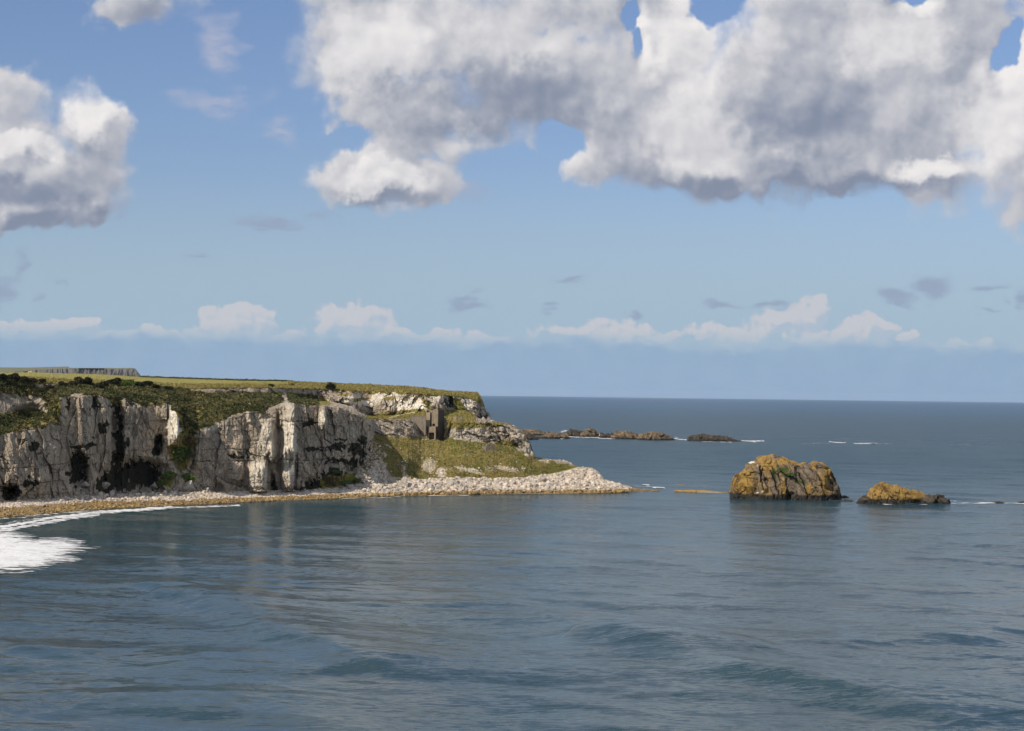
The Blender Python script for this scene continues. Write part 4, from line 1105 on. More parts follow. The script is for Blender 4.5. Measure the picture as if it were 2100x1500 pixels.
islet('sea_stack', [(1496, 1024), (1498, 1008), (1501, 990), (1506, 981), (1512, 977), (1519, 982), (1522, 973), (1532, 969), (1536, 956), (1540, 952), (1552, 950), (1558, 949), (1560, 942.5), (1571, 942), (1577, 941), (1579, 936), (1590, 938), (1600, 940.5), (1608, 946), (1616, 949), (1628, 950), (1642, 951), (1655, 956), (1662, 958), (1668, 954), (1675, 953), (1677, 958), (1684, 957), (1692, 966), (1699, 976), (1706, 984), (1712, 992), (1717, 1005), (1722, 1016), (1726, 1026)],
      1026, 12.5, M['stack'], 'large sea stack covered in golden lichen standing in the bay right of the headland', 'sea stack', 420, 300, .52, 1.5, .44,
      feats=[(1541, 985, 16, 30, 1.6), (1515, 1000, 10, 16, 1.0), (1610, 1000, 9, 26, 1.3), (1690, 985, 12, 40, .8), (1570, 1002, 6, 12, .9), (1655, 985, 25, 18, -.5), (1625, 1015, 9, 7, -2.0), (1573, 984, 4, 5, -1.5)],
      green=[(1607, 965, 17, 7, 1.1), (1622, 975, 22, 6, .8), (1588, 970, 5, 18, .8), (1640, 985, 26, 8, .6), (1650, 992, 30, 6, .45), (1592, 985, 5, 14, .5)],
      white=[(1544, 951.5, 10, 1.8, .95), (1561, 947, 2.5, 6, .8), (1556, 956, 3, 3, .6), (1557, 1010, 3, 2, 1.1), (1567, 1008, 3, 3, 1.1), (1529, 1019, 2, 1.5, 1.1)],
      lich=[(1530, 990, 30, 32, .16), (1575, 955, 22, 18, .18), (1620, 950, 50, 7, .25), (1610, 1000, 9, 24, .22), (1695, 985, 12, 30, .25), (1660, 1005, 8, 20, .15), (1625, 985, 26, 20, -.16), (1655, 975, 22, 20, -.16), (1588, 1000, 8, 22, -.15), (1640, 1005, 22, 16, -.1)],
      cracks=[(1562, 958, 1562, 988, 2.2, 1.8), (1566, 990, 1568, 1004, 2, 1.2), (1583, 965, 1600, 1012, 2.0, .9), (1643, 970, 1660, 1020, 1.8, 1.0), (1679, 975, 1694, 1018, 1.8, 1.0), (1676, 955, 1678, 965, 1.6, 1.0), (1615, 1004, 1617, 1018, 2.2, 1.4), (1520, 982, 1512, 996, 1.6, .9), (1535, 1000, 1522, 1014, 1.6, .8), (1657, 950, 1668, 970, 1.4, .6), (1700, 1000, 1712, 1022, 1.6, .8)], seed=1)
o = boulder(np.array([float(v) for v in P3(1607, 1017.5, 506.5 * LONG)]), 1.0, 'square white boulder lodged at the dark foot of the large sea stack', squash=(1.25, .9, .75), rot=(0.1, 0, .2), shape=3)
islet('sea_stack', [(1776, 1030), (1779, 1018), (1782, 1013), (1795, 1007), (1799, 997), (1803, 993.5), (1809, 993.5), (1818, 998.5), (1830, 1000.5), (1842, 1001.5), (1853, 1003), (1862, 1007), (1868, 1010), (1880, 1014.5), (1888, 1019), (1893, 1026), (1895, 1033)],
      1034.5, 6.5, M['stack2'], 'smaller ochre topped sea stack with a black foot, right of the large one', 'sea stack', 260, 140, .75, .9, .55,
      lich=[(1805, 1005, 22, 9, .3), (1835, 1006, 30, 6, .15)], seed=2)
islet('islet', [(1756, 1032), (1760, 1026), (1768, 1021), (1776, 1018), (1785, 1019), (1793, 1024), (1797, 1033)], 1033, 4, M['darkskerry'], 'black low rock joined to the left foot of the smaller sea stack', 'rock islet', 120, 70, .55, .6, .6, seed=3)
islet('islet', [(1889, 1034), (1892, 1024), (1898, 1018.5), (1910, 1018), (1922, 1020.5), (1934, 1024), (1943, 1027), (1950, 1035)], 1035.5, 4.5, M['darkskerry'], 'black low rock at the right end of the smaller sea stack', 'rock islet', 160, 80, .6, .6, .6, seed=4)
islet('islet', [(1720, 1021), (1726, 1017.5), (1733, 1016), (1739, 1019), (1741, 1022)], 1020.5, 2.0, M['darkskerry'], 'tiny black rock touching the right foot of the large sea stack', 'rock islet', 60, 40, .3, .4, .7, seed=5)
islet('islet', [(1708, 1028.5), (1716, 1026), (1724, 1027), (1735, 1025.2), (1748, 1026), (1752, 1028)], 1028, 1.8, M['darkskerry'], 'flat black reef awash between the two sea stacks', 'reef', 90, 40, .3, .3, .7, seed=6)
islet('islet', [(2034, 1032.5), (2042, 1029), (2050, 1028.5), (2058, 1030), (2063, 1032.5)], 1032, 2.2, M['darkskerry'], 'small dark rock awash in foam near the right edge', 'rock islet', 60, 40, .3, .4, .7, seed=7)
islet('islet', [(2088, 1031), (2094, 1028.5), (2104, 1028), (2114, 1031)], 1031, 2.2, M['darkskerry'], 'small dark rock cut by the right edge of the view', 'rock islet', 60, 40, .3, .4, .7, seed=8)
islet('reef', [(1382, 1006.6), (1390, 1005.2), (1410, 1005), (1435, 1006), (1460, 1007.5), (1480, 1009.5), (1496, 1012)], 1010.2, 2.2, M['reef'], 'long low golden reef pointing at the left foot of the large sea stack', 'reef', 200, 50, .35, .3, .7, seed=9)
islet('reef', [(1387, 995.6), (1392, 994.4), (1402, 994.3), (1408, 995.8)], 995.6, 1.2, M['reef'], 'tiny golden reef just behind the long golden reef', 'reef', 40, 30, .2, .3, .7, seed=10)
for sil, bpy_, dp, mat, lab, sd in [
    ([(1055, 893), (1058, 884), (1070, 884), (1090, 883.4), (1105, 885), (1116, 889), (1122, 893)], 893, 12, 'skerry', 'flat brown skerry nearest behind the rocky end of the headland', 11),
    ([(1062, 900), (1068, 893), (1080, 892.5), (1095, 895), (1102, 898), (1105, 902)], 902, 7, 'darkskerry', 'low dark rock shelf at the foot of the headland, in front of the brown skerries', 12),
    ([(1095, 900), (1112, 894), (1122, 889.5), (1134, 888), (1150, 891), (1162, 893), (1169, 899)], 900, 13, 'skerry', 'brown double humped skerry, second from the headland', 13),
    ([(1156, 896), (1163, 888), (1170, 883), (1178, 882), (1190, 884), (1198, 888), (1202, 896)], 896, 11, 'darkskerry', 'blackish domed skerry left of the highest skerry', 14),
    ([(1188, 897), (1195, 888), (1203, 882), (1211, 881), (1219, 883), (1225, 890), (1228, 897)], 897, 12, 'skerry', 'highest rounded brown skerry of the far chain', 15),
    ([(1228, 898), (1234, 892), (1244, 891), (1254, 892), (1259, 898)], 898, 9, 'darkskerry', 'low dark skerry just right of the highest one', 16),
    ([(1250, 901), (1258, 892), (1268, 886.5), (1282, 886), (1298, 889), (1308, 892), (1314, 901)], 901, 13, 'skerry', 'broad brown skerry in the middle of the far chain', 17),
    ([(1305, 902), (1314, 893), (1326, 889), (1340, 887.5), (1354, 889), (1368, 893), (1378, 899), (1385, 903)], 903, 14, 'skerry', 'broad ochre topped skerry, the right one of the connected chain', 18),
    ([(1408, 904), (1412, 897), (1418, 893.5), (1440, 893.5), (1465, 894.5), (1486, 897), (1505, 902), (1524, 905), (1541, 907)], 905.5, 12, 'darkskerry', 'long flat dark skerry standing apart at the right of the far chain', 19)]:
    islet('skerry', sil, bpy_, dp, M[mat], lab, 'skerry', 170, 70, .75, .9, .62, seed=sd)
islet('skerry', [(1782, 911), (1788, 909.6), (1794, 909.4), (1799, 911)], 911, 4, M['darkskerry'], 'tiny rock awash at the far streak of foam', 'skerry', 40, 24, .3, .3, .7, seed=20)

# ------------------------------------------------------------ quarry ruin
def mat_concrete(name, ca, cb, cc):
    mt, q, b = material(name)
    p = q.pos(); n1 = q.noise(p, .5, 5, .6); n2 = q.noise(q.v('MULTIPLY', p, (1, 1, .2)), 1.4, 5, .65); n3 = q.noise(p, 4, 5, .6)
    br = q.node('ShaderNodeTexBrick'); 
    c = q.mix(n1, ca, cb); c = q.mix(q.ramp(n2, .48, .66, 0, .7), c, cc); c = q.mix(q.ramp(n3, .52, .7, 0, .5), c, tuple(x * .6 for x in cc))
    q.put(b.inputs['Base Color'], c); b.inputs['Roughness'].default_value = .92; b.inputs['Specular IOR Level'].default_value = .2
    bump(q, b, n3, .15, .9)
    return mt
M['conc'] = mat_concrete('weathered_concrete', (.29, .24, .175), (.20, .165, .125), (.11, .092, .072))
M['conc2'] = mat_concrete('pale_concrete', (.36, .29, .20), (.27, .22, .16), (.16, .13, .10))
M['masonry'] = mat_concrete('rubble_masonry', (.25, .215, .175), (.15, .13, .11), (.09, .08, .07))
M['shadeconc'] = mat_concrete('shaded_side_concrete', (.075, .068, .060), (.05, .046, .042), (.03, .028, .026))  # for the tower's unlit side: its shade is put into the concrete colour
M['brick'] = mat_concrete('old_brick', (.36, .25, .19), (.25, .18, .14), (.15, .11, .09))
def prism(name, parts, mat, parent, jitter=.02):
    """joins boxes (x0,x1,y0,y1,z0,z1) or convex polygons [(x,z)...] extruded (poly,y0,y1) into one bevelled mesh"""
    bm = bmesh.new()
    for pt in parts:
        if len(pt) == 6:
            x0, x1, y0, y1, z0, z1 = pt; poly = [(x0, z0), (x1, z0), (x1, z1), (x0, z1)]
        else:
            poly, y0, y1 = pt
        a = [bm.verts.new((x, y0, z)) for x, z in poly]; b_ = [bm.verts.new((x, y1, z)) for x, z in poly]
        bm.faces.new(a); bm.faces.new(b_[::-1])
        n = len(poly)
        for i in range(n):
            bm.faces.new((a[i], b_[i], b_[(i + 1) % n], a[(i + 1) % n]))
    bmesh.ops.recalc_face_normals(bm, faces=bm.faces)
    bmesh.ops.bevel(bm, geom=list(bm.edges), offset=.05, segments=1, affect='EDGES')
    bmesh.ops.subdivide_edges(bm, edges=[e for e in bm.edges if e.calc_length() > 1.2], cuts=2, use_grid_fill=True)
    r = random.Random(len(name) + len(parts))
    for v in bm.verts:
        v.co += Vector((r.uniform(-1, 1), r.uniform(-1, 1), r.uniform(-1, 1))) * jitter
    me = bpy.data.meshes.new(name); bm.to_mesh(me); bm.free(); me.materials.append(mat)
    o = bpy.data.objects.new(name, me); COL.objects.link(o); o.parent = parent
    return o
# local frame: x to the right along the front, y into the hill, z up; origin at the left front foot
TD = 573.0 * LONG
x0, y0, z0 = [float(v) for v in P3(873.3, 896.5, TD)]
S = TD / FPX
ruin = empty('ruined_tower', (x0, y0, z0), rad(-13))
tag(ruin, 'roofless square concrete quarry tower with dark openings against the cliff', 'ruin')
LS = 1.07
def L(px): return (px - 873.3) * S * LS
def Hh(py): return (896.5 - py) * S
ht = Hh(840.5); wr = L(897); dpt = 7.5
prism('pier', [(0, L(881), 0, .7, Hh(875), Hh(846.2)), (0, L(874.2), 0, .7, Hh(846.4), Hh(841.5)), (L(880), L(881), 0.01, .7, Hh(846.4), Hh(842.2))], M['conc2'], ruin)
prism('parapet', [(0, L(883), .05, .65, Hh(842.2), ht), (L(883.1), L(886.5), .1, .6, Hh(843.2), Hh(841.8)), (L(886.6), wr, .05, .65, Hh(842), ht + .12)], M['conc'], ruin)
prism('front_wall', [(L(884.6), L(896.9), .0, .7, Hh(868.8), Hh(842.2)), (L(884.6), L(886), .0, .7, Hh(874.2), Hh(868.9)), (L(891), L(896.9), .0, .7, Hh(874.2), Hh(868.9)), (L(884.6), L(896.9), 0, .7, Hh(875.3), Hh(874.3)),
                     ([(L(881.2), Hh(846.4)), (L(884.5), Hh(846.4)), (L(884.5), Hh(842.3)), (L(881.2), Hh(842.3))], 0.02, .68)], M['conc'], ruin)
wf = prism('window_frame', [(L(885.6), L(891.4), -.06, .1, Hh(868.9), Hh(868.1)), (L(885.6), L(891.4), -.06, .1, Hh(875), Hh(874.2))], M['conc2'], ruin)
prism('slot_back', [(L(881), L(884.7), 1.6, 1.9, Hh(875), Hh(846))], M['masonry'], ruin)
prism('side_wall', [(wr - .55, wr, .72, dpt + 3, -1.5, ht - .1)], M['shadeconc'], ruin)
prism('side_wall', [(0, .5, .72, dpt, -1.5, ht - .3)], M['conc'], ruin)
prism('back_wall', [(.5, wr - .56, dpt - .6, dpt, -1.5, ht - .5)], M['conc'], ruin)
prism('floor_slab', [(.52, wr - .58, .75, dpt - .62, Hh(876), Hh(874.6))], M['conc'], ruin)
prism('doorway', [(0, L(874.6), -.02, .7, Hh(891), Hh(875.2)), (L(873.4), L(881.5), -.05, .7, Hh(875.1), Hh(873.9)), (L(877.2), L(878.4), 0, .7, Hh(889), Hh(878))], M['conc2'], ruin)
prism('lower_wall', [(L(878.5), L(893.5), -.9, -.2, Hh(885.8), Hh(875.4))], M['conc'], ruin)
prism('lintel', [(L(878.3), L(893.6), -1.0, -.15, Hh(887.2), Hh(885.9))], M['conc2'], ruin)
prism('pillar', [(L(878.3), L(880), -.95, -.2, -1.2, Hh(887.3))], M['conc2'], ruin)
prism('pillar', [(L(891.4), L(893.4), -.95, -.2, -1.2, Hh(887.3))], M['conc2'], ruin)
prism('chamber', [(L(880.1), L(891.3), 1.8, 2.1, -1.0, Hh(886)), (L(878.3), L(880), -.19, 2.1, -1.2, Hh(876)), (L(891.5), L(893.4), -.19, 2.1, -1.2, Hh(876)), (L(880.1), L(891.3), -.19, 1.75, Hh(877.5), Hh(875.6))], M['masonry'], ruin)
# masonry retaining wall to the left of the tower
LS = 1.0
rw = empty('retaining_wall', (x0, y0 - 4, z0), rad(-4)); tag(rw, 'rough masonry retaining wall sloping down to the left side of the tower', 'wall')
prism('wall_face', [([(-.05, Hh(893)), (-.05, Hh(854.6)), (-L(873.3 + 31.5) * 1.0, Hh(854.8)), (-L(873.3 + 31), Hh(858))], 1.2, 2.2)], M['masonry'], rw)
prism('coping', [(-L(873.3 + 32), -.06, 1.1, 2.3, Hh(854.5), Hh(853.4))], M['conc'], rw)
# broken brick wall on the terrace right of the tower
p = P3(931, 863.5, 576.5 * LONG); bw = empty('brick_wall', tuple(float(v) for v in p), rad(-10)); tag(bw, 'low broken brick wall on the grass terrace right of the tower', 'wall')
s2 = 580 * LONG / FPX
prism('end_pier', [(0, 5.5 * s2, 0, 1.1, -.8, 8.5 * s2)], M['brick'], bw)
prism('wall_face', [(5.6 * s2, 17.5 * s2, .3, .8, -.8, 7.4 * s2)], M['masonry'], bw)
prism('coping', [(6 * s2, 16 * s2, .25, .85, 7.45 * s2, 8.3 * s2)], M['conc'], bw)
# small roofless hut lower on the slope
p = P3(997, 928, 561.5 * LONG); hut = empty('ruined_hut', tuple(float(v) for v in p), rad(28)); tag(hut, 'small roofless stone hut on the grass slope near the cliff edge', 'ruin')
s3 = 566 * LONG / FPX
prism('gable_wall', [([(0, -.8), (1.6, -.8), (1.5, 17 * s3), (.5, 17.4 * s3), (0, 14 * s3)], 0, .7)], M['masonry'], hut)
prism('side_wall', [([(1.62, -.8), (5.6, -.8), (5.2, 8 * s3), (3.6, 14 * s3), (1.62, 16.6 * s3)], .1, .7)], M['masonry'], hut, .06)
prism('back_wall', [(0, .6, .72, 4.2, -.8, 12 * s3)], M['masonry'], hut, .06)
prism('back_wall', [([(.62, -.8), (5.4, -.8), (5.2, 5 * s3), (.62, 10 * s3)], 3.6, 4.2)], M['masonry'], hut, .06)

# ------------------------------------------------------------ field fence, hedge and cattle
def gz(px, py):
    return gpos(px, py)
fn = [gz(px, np.interp(px, [150, 200, 250, 300, 345], [768.6, 769.6, 771.8, 775.6, 777.5])) for px in np.arange(150, 345, 5.2)]
fence = empty('wire_fence', fn[0]); tag(fence, 'thin post and wire fence along the far side of the field', 'fence')
mt, q, b = material('fence_wood'); q.put(b.inputs['Base Color'], q.mix(q.noise(q.pos(), 5, 3), (.30, .27, .22), (.18, .16, .13))); b.inputs['Roughness'].default_value = .9; M['wood'] = mt
pm = None
for p in fn:
    if pm is None:
        o = prism('post', [(-.06, .06, -.06, .06, -.3, 1.25)], M['wood'], fence, 0); pm = o.data
    else:
        o = bpy.data.objects.new('post', pm); COL.objects.link(o); o.parent = fence
    o.location = Vector(p - fn[0])
vs, fs = [], []
for i in range(len(fn) - 1):
    for hgt in (.45, .8, 1.12):
        a = fn[i] - fn[0] + (0, -.08, hgt); b_ = fn[i + 1] - fn[0] + (0, -.08, hgt); n0 = len(vs)
        vs += [a + (0, 0, -.012), a + (0, 0, .012), a + (0, .02, 0), b_ + (0, 0, -.012), b_ + (0, 0, .012), b_ + (0, .02, 0)]
        fs += [(n0, n0 + 3, n0 + 4, n0 + 1), (n0 + 1, n0 + 4, n0 + 5, n0 + 2), (n0 + 2, n0 + 5, n0 + 3, n0)]
make_mesh('wire', vs, fs, M['wood'], parent=fence)
# hedge on the skyline
hp = [gz(px, np.interp(px, [286, 340, 400, 500, 560, 600], [774, 776.2, 778.2, 781.2, 782.4, 783.2])) for px in np.arange(286, 600, 1.6)]
V, F, tn = leafcloud(np.array(hp) + (0, 2, .3), rg.uniform(.5, 1.25, len(hp)), 30, .32, .9)
tag(make_mesh('hedge', V, F, M['scrub'], attrs=dict(tone=tn)), 'low dark hedge running along the skyline of the plateau', 'hedge')
def cow(px, py, label, col, s=1.0):
    p = gz(px, py); p[2] += .05
    mt, q, b = material('cow_hide'); q.put(b.inputs['Base Color'], q.mix(q.ramp(q.noise(q.pos(), 1.2, 2), .4, .6), col, tuple(x * .75 for x in col))); b.inputs['Roughness'].default_value = .9
    me = bpy.data.meshes.new('cow')
    J = [(0, 0, .62, .36), (.45, 0, .68, .38), (.85, 0, .72, .33), (-.45, 0, .64, .37), (-.8, 0, .6, .28), (1.15, 0, .95, .2), (1.35, 0, 1.05, .17), (1.6, 0, .88, .1),
         (.75, .28, .3, .13), (.95, .4, .12, .08), (.55, .42, .08, .06), (.75, -.28, .3, .13), (.95, -.4, .12, .08), (.55, -.42, .08, .06),
         (-.65, .3, .35, .18), (-.3, .48, .18, .1), (-.75, .5, .08, .07), (-.65, -.3, .35, .18), (-.3, -.48, .18, .1), (-.75, -.5, .08, .07), (-1.0, 0, .45, .05), (-1.05, .1, .15, .03),
         (1.36, .2, 1.1, .05), (1.36, -.2, 1.1, .05)]
    E_ = [(0, 1), (1, 2), (0, 3), (3, 4), (2, 5), (5, 6), (6, 7), (2, 8), (8, 9), (9, 10), (2, 11), (11, 12), (12, 13), (4, 14), (14, 15), (15, 16), (4, 17), (17, 18), (18, 19), (4, 20), (20, 21), (6, 22), (6, 23)]
    me.from_pydata([j[:3] for j in J], E_, [])
    o = bpy.data.objects.new('cow', me); COL.objects.link(o); me.materials.append(mt)
    sk = o.modifiers.new('skin', 'SKIN')
    for i, j in enumerate(J): me.skin_vertices[0].data[i].radius = (j[3], j[3])
    me.skin_vertices[0].data[0].use_root = True
    sb = o.modifiers.new('sub', 'SUBSURF'); sb.levels = 1; sb.render_levels = 1
    o.location = p; o.scale = (s, s, s); o.rotation_euler = (0, 0, rg.uniform(-.3, .3))
    return tag(o, label, 'cow')
cow(60.5, 765.3, 'cream coloured cow lying at the far edge of the field', (.62, .45, .30), 1.0)
cow(52, 765.0, 'dark cow lying left of the cream coloured cow', (.025, .02, .018), .85)

# ------------------------------------------------------------ far headland
HD = 9500.0
hx = np.arange(-260, 291, 1.0)
top = np.interp(hx, [-260, 0, 37, 60, 136, 137, 141, 142, 161, 270, 276, 279, 280, 285, 289, 290], [760, 753.8, 754, 754.2, 752, 752, 752.8, 754.8, 754.9, 755, 755.6, 757, 763, 766, 771, 774])
rim = np.interp(hx, [-260, 0, 15, 70, 110, 160, 161, 215, 240, 270, 279, 290], [770, 764, 763, 759, 757, 755.4, 755.6, 755.8, 757.5, 755.6, 758, 774])
bas = np.interp(hx, [-260, 0, 15, 60, 160, 215, 240, 279, 290], [774, 765, 764, 764.5, 775, 776, 773, 776, 779])
rows = [('base', 812, -250), ('talus', None, -120), ('rim', None, 0), ('mid', None, 350), ('top', None, 900), ('back', None, 2500)]
PYh = np.stack([np.full_like(hx, 812.0), bas, bas * .5 + rim * .5, rim, rim * .5 + top * .5, top, top + 4])
DDh = np.stack([HD - 260 + 0 * hx, HD - 60 + 0 * hx, HD - 40 + 0 * hx, HD + 0 * hx, HD + 500 + 0 * hx, HD + 1100 + 0 * hx, HD + 3000 + 0 * hx])
tt_ = np.linspace(0, 6, 85); k_ = np.minimum(tt_.astype(int), 5); f_ = (tt_ - k_)[:, None]
PYf = PYh[k_] * (1 - f_) + PYh[k_ + 1] * f_; DDf = DDh[k_] * (1 - f_) + DDh[k_ + 1] * f_
hxx = np.repeat(hx[None], len(tt_), 0)
cl = np.interp(tt_, [0, .8, 1.2, 2.9, 3.1, 6], [.3, .4, 1, 1, .1, .1])[:, None]
col_ = fbm(stack(hxx * .09, hxx * 0, tt_[:, None] * .15 + 0 * hxx), 4, .6, ridge=True)
DDf = DDf - cl * (col_ * 60 + (hxx > 161) * -90 * (hxx < 215)) 
Xh, Yh, Zh = P3(hxx, PYf, DDf)
nr, nc_ = Xh.shape; ii = np.arange(nr * nc_).reshape(nr, nc_)
Fh = stack(ii[:-1, :-1], ii[:-1, 1:], ii[1:, 1:], ii[1:, :-1]).reshape(-1, 4)
rock_ = np.repeat(np.interp(tt_, [0, .7, 1.1, 2.85, 3.05, 6], [0, .2, 1, 1, 0, 0])[:, None], nc_, 1)
rock_ = rock_ * np.where((hxx > 215) & (hxx < 245), .75, 1)
mt, q, b = material('basalt_headland'); p = q.pos()
n_ = q.noise(q.v('MULTIPLY', p, (.02, .02, .006)), 1.0, 5, .6)
c = q.mix(q.ramp(n_, .3, .7), (.075, .07, .066), (.115, .105, .095)); g_ = q.mix(q.noise(p, .004, 4, .6), (.075, .105, .03), (.15, .135, .065))
q.put(b.inputs['Base Color'], q.mix(q.ramp(q.m('ADD', q.attr('rock'), q.m('MULTIPLY', q.m('SUBTRACT', n_, .5), .6)), .4, .6), g_, c)); b.inputs['Roughness'].default_value = .95
hobj = make_mesh('distant_headland', stack(Xh, Yh, Zh).reshape(-1, 3), Fh, mt, smooth=False, attrs=dict(rock=rock_))
tag(hobj, kind='structure')
# ------------------------------------------------------------ the sea
SWELL = [  # crest lines seen at (px,py); height, half width, face sharpness
 ([(290, 1214), (340, 1212), (420, 1232), (520, 1275), (620, 1320), (720, 1350), (820, 1382), (900, 1415)], .85, 4.6),
 ([(520, 1215), (640, 1222), (780, 1222)], .25, 5.0),
 ([(470, 1190), (400, 1200), (330, 1212)], .22, 4.0),
 ([(980, 1160), (1120, 1168), (1280, 1158)], .18, 6.0),
 ([(660, 1244), (800, 1240), (1000, 1238), (1150, 1240)], .35, 5.0),
 ([(1060, 1295), (1200, 1290), (1300, 1310), (1420, 1345), (1560, 1385), (1700, 1412), (1850, 1445), (2000, 1480), (2120, 1500)], .85, 5.4),
 ([(1560, 1322), (1700, 1322), (1840, 1316), (2000, 1312), (2120, 1318)], .4, 5.0),
 ([(1050, 1298), (1250, 1320), (1500, 1330), (1600, 1326)], .28, 5.0),
 ([(280, 1370), (450, 1362), (620, 1372), (700, 1390)], .34, 5.0),
 ([(100, 1440), (300, 1450), (520, 1460)], .25, 5.0),
 ([(1100, 1145), (1300, 1150), (1430, 1142)], .25, 6.0),
 ([(1650, 1210), (1850, 1205), (2100, 1212)], .2, 7.0),
 ([(450, 1082), (650, 1078), (850, 1084)], .15, 7.0), ([(0, 1330), (120, 1332), (230, 1345)], .3, 4.0),
]
SW = []
for line, hgt, wdt in SWELL:
    a = np.array(line, float); x, y, _ = sea(a[:, 0], a[:, 1]); SW.append((np.stack([x, y], 1), hgt, wdt * 1.35))
wr_ = np.random.RandomState(5)
WAVES = []
for i in range(46):
    lam = 5.0 * (1.085 ** i) ; ang = wr_.normal(-2.05, .55)      # travelling towards the bay
    if lam > 60: break
    WAVES.append((lam, ang, .0034 * lam ** .95 * wr_.uniform(.5, 1.2), wr_.rand() * 6.28))
def wave(x, y, spacing):
    z = np.zeros_like(x)
    gust = .55 + .45 * sstep(fbm(stack(x * .012, y * .012, 0 * x), 3), -.3, .4)
    shel = .45 + .55 * sstep(np.hypot(x + 60, (y - 470 * LONG) / LONG), 60, 330)      # calmer inside the bay
    for lam, ang, am, ph in WAVES:
        fade = sstep(lam / np.maximum(spacing, .01), 2.2, 4.5)
        if not np.any(fade > 0): continue
        kx_, ky_ = math.cos(ang) * 6.283 / lam, math.sin(ang) * 6.283 / lam
        z += fade * am * np.sin(x * kx_ + y * ky_ + ph + .8 * np.sin(x * ky_ * .13 + y * kx_ * .11 + ph))
    z = z * gust * shel
    for L_, hgt, wdt in SW:
        bb = (y < L_[:, 1].max() + 40) & (y > L_[:, 1].min() - 40)
        xs, ys = x[bb], y[bb]; best = np.full(xs.shape, 1e9); sgn = np.zeros(xs.shape); par = np.zeros(xs.shape); n = len(L_) - 1
        for i in range(n):
            ax, ay = L_[i]; bx, by = L_[i + 1]; l2 = (bx - ax) ** 2 + (by - ay) ** 2
            t = np.clip(((xs - ax) * (bx - ax) + (ys - ay) * (by - ay)) / l2, 0, 1)
            ddx, ddy = xs - ax - t * (bx - ax), ys - ay - t * (by - ay); d = np.hypot(ddx, ddy)
            s = ddy
            nw = d < best; best = np.where(nw, d, best); sgn = np.where(nw, s, sgn); par = np.where(nw, (i + t) / n, par)
        taper = np.clip(np.minimum(par, 1 - par) * 4, 0, 1); taper = taper * taper * (3 - 2 * taper)
        sd = np.where(sgn < 0, best / (wdt * .92), best / (wdt * 2.2))        # steep towards the viewer, long behind
        z[bb] += 1.9 * hgt * taper * np.exp(-sd ** 2) * (par > 0) * (par < 1)
    return z
# grid: rows by distance, columns by azimuth; ends at the sea horizon
rows_ = [CAMH * FPX / (rzp) for rzp in np.concatenate([np.arange(1100, 720, -12), np.arange(720, 30, -.85), np.arange(30, 4, -.7), np.array([3.4, 2.8, 2.2, 1.75])])]
rows_ = np.array([20., 40., 70.] + [r for r in rows_ if r > 75])
azs = np.concatenate([np.arange(-88, -20, 4.0), np.arange(-18, -15.4, .4), np.linspace(-15.2, 15.2, 820), np.arange(15.6, 19, .4), np.arange(22, 89, 4.0)])
ta = np.tan(np.radians(azs))
Yw = np.repeat(rows_[:, None], len(azs), 1); Xw = Yw * ta[None]
sp = np.gradient(rows_)[:, None] + 0 * Xw
Zw = wave(Xw, Yw, sp) * (Yw < 6000)
# shallow, greener water towards the beach
shx_, shy_, _ = sea(np.interp(np.arange(-100, 1360, 20), PXS, ctrl_py[1]) * 0 + np.arange(-100, 1360, 20), np.interp(np.arange(-100, 1360, 20), PXS, ctrl_py[1]))
dsh = np.full(Xw.shape, 1e9)
near = (Yw > 375) & (Yw < 930) & (Xw > -260) & (Xw < 110)
xn, yn = Xw[near], Yw[near]; dn = np.full(xn.shape, 1e9)
for a, b_ in zip(shx_, shy_): dn = np.minimum(dn, np.hypot(xn - a, yn - b_))
dsh[near] = dn
SHAL = np.exp(-dsh / 38.0)
Zw = np.where(near, Zw * (.35 + .65 * sstep(dsh, 2, 45)), Zw)
idw = np.arange(Xw.size).reshape(Xw.shape)
Fw = stack(idw[:-1, :-1], idw[:-1, 1:], idw[1:, 1:], idw[1:, :-1]).reshape(-1, 4)

mt, q, b = material('sea_water')
p = q.pos()
p2 = q.v('MULTIPLY', p, (1, 1, 0))
gustn = q.noise(q.v('MULTIPLY', p2, (.35, 1, 0)), .011, 4, .6)
gust2 = q.noise(q.v('MULTIPLY', p2, (.3, 1, 0)), .05, 3, .6)
g = q.ramp(q.m('ADD', q.m('MULTIPLY', gustn, .65), q.m('MULTIPLY', gust2, .35)), .38, .62)
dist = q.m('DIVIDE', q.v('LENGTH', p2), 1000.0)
half = (.5, .5, .5)
def ripple(sc, st, det=3):
    return q.v('SUBTRACT', q.noise(q.v('MULTIPLY', p2, st), sc, det, .6, color=True), half)
r1 = q.v('SCALE', ripple(1.9, (.32, 1, 1), 4), scale=.52)
r2 = q.v('SCALE', ripple(.42, (.3, 1, 1), 3), scale=.24)
r3 = q.v('SCALE', ripple(.06, (.22, 1, 1), 3), scale=.14)
rip = q.v('ADD', q.v('ADD', r1, r2), r3)
rip = q.v('SCALE', rip, scale=q.m('MULTIPLY_ADD', g, .75, .45))
calm = q.ramp(q.attr('shallow'), .15, .75, 1.0, .35)
rip = q.v('SCALE', rip, scale=calm)
rip = q.v('MULTIPLY', rip, (1, 1, 0))
nrm = q.v('NORMALIZE', q.v('ADD', q.node('ShaderNodeNewGeometry').outputs['Normal'], rip))
c = q.mix(q.ramp(q.attr('shallow'), .05, .8), (.030, .058, .068), (.046, .086, .082))
c = q.mix(q.ramp(q.noise(p2, .02, 4, .6), .4, .65, 0, .5), c, (.040, .076, .084))
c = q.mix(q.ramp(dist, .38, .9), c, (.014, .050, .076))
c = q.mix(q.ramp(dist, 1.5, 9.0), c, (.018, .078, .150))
body = q.node('ShaderNodeBsdfDiffuse'); q.put(body.inputs['Color'], c)
